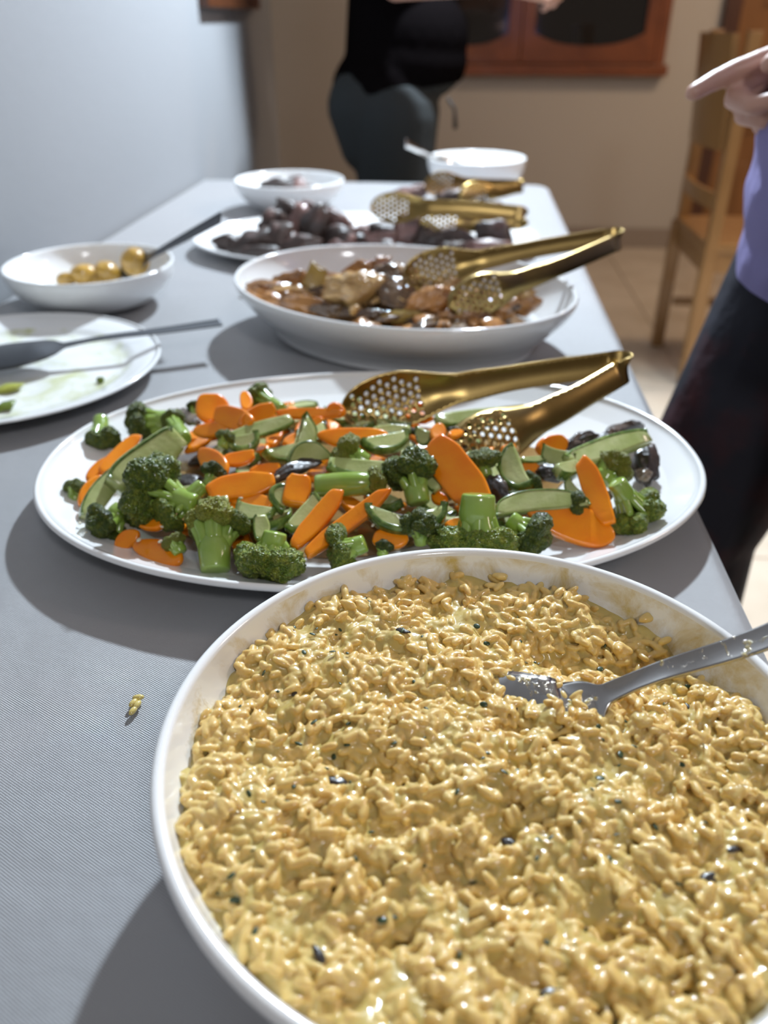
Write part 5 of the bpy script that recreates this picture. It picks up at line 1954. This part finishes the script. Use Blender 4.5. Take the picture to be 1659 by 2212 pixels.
def head_spec(c, f, r=0.1):
    """skull, jaw, nose and ears; f is the way the face points"""
    c, f = Vector(c), Vector(f).normalized()
    s_ = f.cross(Vector((0, 0, 1))).normalized()
    up_ = Vector((0, 0, 1))
    sp = [(tuple(c + up_ * 0.03), 0.086, tuple(c + up_ * 0.03 - f * 0.025), 0.088), (tuple(c + f * 0.018 - up_ * 0.045), 0.058, tuple(c + f * 0.035 - up_ * 0.075), 0.036),
          (tuple(c + f * 0.088 + up_ * 0.005), 0.010, tuple(c + f * 0.106 - up_ * 0.028), 0.014),
          (tuple(c + f * 0.082 - up_ * 0.056), 0.011, tuple(c + f * 0.080 - up_ * 0.064), 0.011)]
    for k in (-1, 1):
        sp.append((tuple(c + s_ * 0.083 * k + up_ * 0.012 - f * 0.005), 0.013, tuple(c + s_ * 0.082 * k - up_ * 0.022 - f * 0.003), 0.010))
    return sp


def head_extras(c, f, parent, long=False):
    c, f = Vector(c), Vector(f).normalized()
    s_ = f.cross(Vector((0, 0, 1))).normalized()
    up_ = Vector((0, 0, 1))
    for k in (-1, 1):
        p = c + f * 0.069 + s_ * 0.031 * k + up_ * 0.012
        link('eye', mesh('eye', ICO[3][0] * 0.0115 + np.array(p), ICO[3][1], M['eye']), parent)
    sp = [(tuple(c + up_ * 0.045 - f * 0.012), 0.092, tuple(c + up_ * 0.03 - f * 0.035), 0.094)]
    if long:
        sp.append((tuple(c - f * 0.07), 0.07, tuple(c - f * 0.085 - up_ * 0.17), 0.045))
    link('hair', capsules(sp, 0.006, 'hair', M['hair'], 2, [(c + f * 0.052 + up_ * 0.035, (f * 0.9 - up_ * 0.45).normalized())]), parent)


def hand_spec(w, d, palm_n, thumb_side, curl=(0.25, 0.5, 0.55, 0.6), index_out=False, s=1.0, fat=1.0):
    """palm and five fingers from the wrist w along d; palm faces palm_n; fingers bend towards palm_n"""
    w, d, n = Vector(w), Vector(d).normalized(), Vector(palm_n)
    n = (n - d * n.dot(d)).normalized()
    a = Vector(thumb_side)
    a = (a - d * a.dot(d) - n * a.dot(n)).normalized()
    sp = []
    offs = (0.030, 0.010, -0.010, -0.028)
    base = (0.092, 0.096, 0.091, 0.082)
    lens = ((0.043, 0.026, 0.021), (0.047, 0.030, 0.022), (0.043, 0.028, 0.021), (0.034, 0.021, 0.018))
    for k in range(4):
        p0 = w + (d * 0.012 + a * offs[k] * 0.55) * s
        p1 = w + (d * base[k] + a * offs[k]) * s
        sp.append((tuple(p0), 0.0165 * s, tuple(p1), 0.0115 * s))
        ang = 0.0
        q = p1
        rr = tuple(q_ * fat for q_ in (0.0100, 0.0090, 0.0080))
        cs = (0.10, 0.18, 0.12) if (k == 0 and index_out) else (curl[k] * 0.6, curl[k] * 2.2, curl[k] * 1.2)
        for j in range(3):
            ang += cs[j]
            dd = d * math.cos(ang) + n * math.sin(ang) + a * offs[k] * 2.0 * (1 - j * 0.3) * (1 if k == 0 else 0.5)
            q2 = q + dd.normalized() * lens[k][j] * s
            sp.append((tuple(q), rr[j] * s, tuple(q2), (rr[j] - 0.0009) * s))
            q = q2
    t0 = w + (d * 0.022 + a * 0.020 + n * 0.006) * s
    t1 = w + (d * 0.056 + a * 0.044 + n * 0.020) * s
    t2 = w + (d * 0.086 + a * 0.046 + n * 0.032) * s
    t3 = w + (d * 0.110 + a * 0.040 + n * 0.038) * s
    sp += [(tuple(t0), 0.017 * s, tuple(t1), 0.0125 * s), (tuple(t1), 0.0120 * s, tuple(t2), 0.0105 * s), (tuple(t2), 0.0102 * s, tuple(t3), 0.0088 * s)]
    return sp


def shoe_mesh(p, f, name='shoe'):
    p, f = Vector(p), Vector(f).normalized()
    return capsules([(tuple(p + Vector((0, 0, 0.045)) - f * 0.05), 0.044, tuple(p + f * 0.13 + Vector((0, 0, 0.032))), 0.031), (tuple(p + Vector((0, 0, 0.05))), 0.045, tuple(p + Vector((0, 0, 0.09))), 0.042)],
                    0.006, name, M['shoe'], 3, [((0, 0, 0.004), (0, 0, -1))])


# --- the person at the far end of the table, side on, facing right
y0 = 2.52
pb = Vector((-0.19, y0, 0))
legs, torso = [], []
for k in (-1, 1):
    hipy = y0 + 0.085 * k
    legs += [((-0.195, hipy, 0.86), 0.118, (-0.180, hipy, 0.50), 0.072), ((-0.180, hipy, 0.50), 0.068, (-0.205, hipy, 0.10), 0.046),
             ((-0.268, hipy, 0.885), 0.096, (-0.255, hipy, 0.80), 0.080)]
pelvis = [((-0.215, y0, 0.92), (0.142, 0.175, 0.115)), ((-0.145, y0, 0.99), (0.135, 0.155, 0.095))]
trunk = [((-0.135, y0, 1.045), (0.125, 0.150, 0.110)), ((-0.185, y0, 1.00), 0.135, (-0.195, y0, 1.16), 0.112), ((-0.19, y0, 1.14), 0.118, (-0.185, y0, 1.30), 0.112),
         ((-0.155, y0, 1.27), (0.115, 0.150, 0.095)), ((-0.19, y0 - 0.13, 1.36), 0.062, (-0.19, y0 + 0.13, 1.36), 0.062)]
arms = []
sh, el = {}, {}
for k, e_, w_ in ((-1, (-0.175, y0 - 0.215, 1.165), (0.080, y0 - 0.225, 1.165)), (1, (-0.10, y0 + 0.235, 1.17), (0.12, y0 + 0.14, 1.20))):
    s_ = (-0.185, y0 + 0.175 * k, 1.355)
    sh[k], el[k] = s_, e_
    arms += [(s_, 0.052, e_, 0.040), (e_, 0.039, w_, 0.027)]
    arms += hand_spec(w_, (1, 0.1 * -k, -0.1), (0, -k * 0.8, -0.5), (0, -k * 0.3, 1), (0.35, 0.4, 0.45, 0.5), s=0.95)
neck = [((-0.175, y0, 1.36), 0.060, (-0.155, y0, 1.47), 0.052)]
hc = (-0.135, y0, 1.565)
spec = [(p, r, q, r2) for (p, r, q, r2) in legs] + [((-0.205, y0 + 0.085 * k, 0.06), 0.042, (-0.10, y0 + 0.085 * k, 0.035), 0.030) for k in (-1, 1)]
person1 = link('person', capsules([(tuple(Vector(i[0]) - pb),) + ((i[1],) if len(i) == 2 else (i[1], tuple(Vector(i[2]) - pb), i[3])) for i in spec + pelvis + trunk + arms + neck + head_spec(hc, (1, -0.1, -0.25))],
                                  0.0055, 'person', M['skinlight'], 3), None, pb)
tag(person1, 'person in a black top and dark grey trousers standing side-on beyond the far table end', 'person')


def wear(name, spec, voxel, m, cut, parent, base, smooth=3):
    sp = [(tuple(Vector(i[0]) - base),) + ((i[1],) if len(i) == 2 else (i[1], tuple(Vector(i[2]) - base), i[3])) for i in spec]
    ct = [(Vector(c_) - base, Vector(n_).normalized()) for c_, n_ in cut]
    return link(name, capsules(sp, voxel, name, m, smooth, ct), parent)


sleeve = [(sh[k], 0.052, tuple(Vector(sh[k]).lerp(Vector(el[k]), 0.86)), 0.044) for k in (-1, 1)]
wear('black_top', infl(trunk + pelvis + sleeve, 0.013), 0.007, M['black_top'], [((-0.19, y0, 0.928), (0.10, 0, -1)), ((-0.18, y0, 1.415), (0, 0, 1))], person1, pb, 14)
wear('trousers', infl([i for i in legs] + pelvis, 0.007), 0.007, M['grey_trousers'], [((0, 0, 0.985), (0, 0, 1)), ((0, 0, 0.085), (0, 0, -1))], person1, pb)
head_extras(Vector(hc) - pb, (1, -0.1, -0.25), person1, True)
for k in (-1, 1): link('shoe', shoe_mesh(Vector((-0.185, y0 + 0.085 * k, 0)) - pb, (1, 0, 0)), person1)
V, F = [], []
for dy in (-0.012, 0.012):
    tube(V, F, [Vector(q) - pb for q in ((-0.045, y0 - 0.17 + dy, 0.915), (-0.026, y0 - 0.175 + dy, 0.89), (-0.022, y0 - 0.176 + dy, 0.845))], [0.0035, 0.0035, 0.006], 8)
link('waist_cord', mesh('waist_cord', V, F, M['black_cloth']), person1)

# --- the person at the right, beside the table, pointing at the food
q0 = Vector((0.46, 0.98, 0))
legs = [((0.470, 1.04, 0.89), 0.112, (0.352, 1.03, 0.48), 0.092), ((0.352, 1.03, 0.48), 0.088, (0.39, 1.03, 0.10), 0.062),
        ((0.515, 0.83, 0.86), 0.112, (0.500, 0.80, 0.48), 0.086), ((0.500, 0.80, 0.48), 0.084, (0.52, 0.80, 0.10), 0.062)]
feet = [((0.39, 1.03, 0.06), 0.042, (0.29, 1.03, 0.035), 0.030), ((0.52, 0.80, 0.06), 0.042, (0.42, 0.80, 0.035), 0.030)]
pelvis = [((0.475, 0.945, 0.93), (0.150, 0.185, 0.125)), ((0.450, 0.95, 0.99), (0.125, 0.165, 0.12))]
trunk = [((0.455, 0.95, 1.04), (0.125, 0.165, 0.13)), ((0.48, 0.945, 1.05), 0.125, (0.485, 0.94, 1.36), 0.118), ((0.465, 0.94, 1.34), (0.12, 0.165, 0.11)),
         ((0.49, 0.80, 1.45), 0.064, (0.49, 1.08, 1.45), 0.064)]
wr = Vector((0.412, 1.005, 1.063))
arms = [((0.49, 1.125, 1.445), 0.056, (0.620, 1.165, 1.190), 0.044), ((0.620, 1.165, 1.190), 0.043, tuple(wr), 0.0290),
        ((0.49, 0.755, 1.445), 0.056, (0.58, 0.69, 1.16), 0.044), ((0.58, 0.69, 1.16), 0.042, (0.60, 0.68, 0.91), 0.028)]
hd = (at(1512, 184, 1.03) * 0)
tip = aty(1520, 190, 1.0) - Vector((0, 0, 0.027))
dirn = (tip - wr).normalized()
arms += hand_spec(wr, dirn, (0.25, -0.95, -0.15), (-0.35, 0.1, 0.92), (0.60, 0.66, 0.70, 0.74), index_out=True, s=1.0, fat=1.18)
arms += hand_spec((0.60, 0.68, 0.91), (-0.1, 0, -1), (-0.6, 0.8, 0), (-1, -0.1, 0), (0.2, 0.25, 0.28, 0.3))
neck = [((0.475, 0.94, 1.45), 0.060, (0.45, 0.94, 1.56), 0.053)]
hc = (0.43, 0.94, 1.655)
spec = legs + feet + pelvis + trunk + arms + neck + head_spec(hc, (-1, -0.1, -0.3))
person2 = link('person', capsules([(tuple(Vector(i[0]) - q0),) + ((i[1],) if len(i) == 2 else (i[1], tuple(Vector(i[2]) - q0), i[3])) for i in spec],
                                  0.0036, 'person', M['skinlight'], 2), None, q0)
tag(person2, 'person in lavender shirt and dark trousers at the right, pointing over the table', 'person')
slv = [((0.49, 0.755, 1.445), 0.060, (0.538, 0.72, 1.30), 0.054), ((0.49, 1.125, 1.445), 0.060, (0.56, 1.148, 1.30), 0.054)]
wear('shirt', infl(trunk + pelvis + slv + [((0.472, 0.95, 0.86), (0.138, 0.178, 0.13))], 0.016), 0.007, M['lavender'], [((0.33, 0.95, 0.832), (-0.10, 0, -1)), ((0, 0, 1.50), (0, 0, 1))], person2, q0)
wear('trousers', infl(legs + [((0.475, 0.945, 0.93), (0.150, 0.185, 0.125))], 0.004), 0.007, M['navy'], [((0, 0, 0.98), (0, 0, 1)), ((0, 0, 0.085), (0, 0, -1))], person2, q0)
head_extras(Vector(hc) - q0, (-1, -0.1, -0.3), person2)
for p in ((0.375, 1.03, 0), (0.505, 0.80, 0)): link('shoe', shoe_mesh(Vector(p) - q0, (-1, 0, 0)), person2)
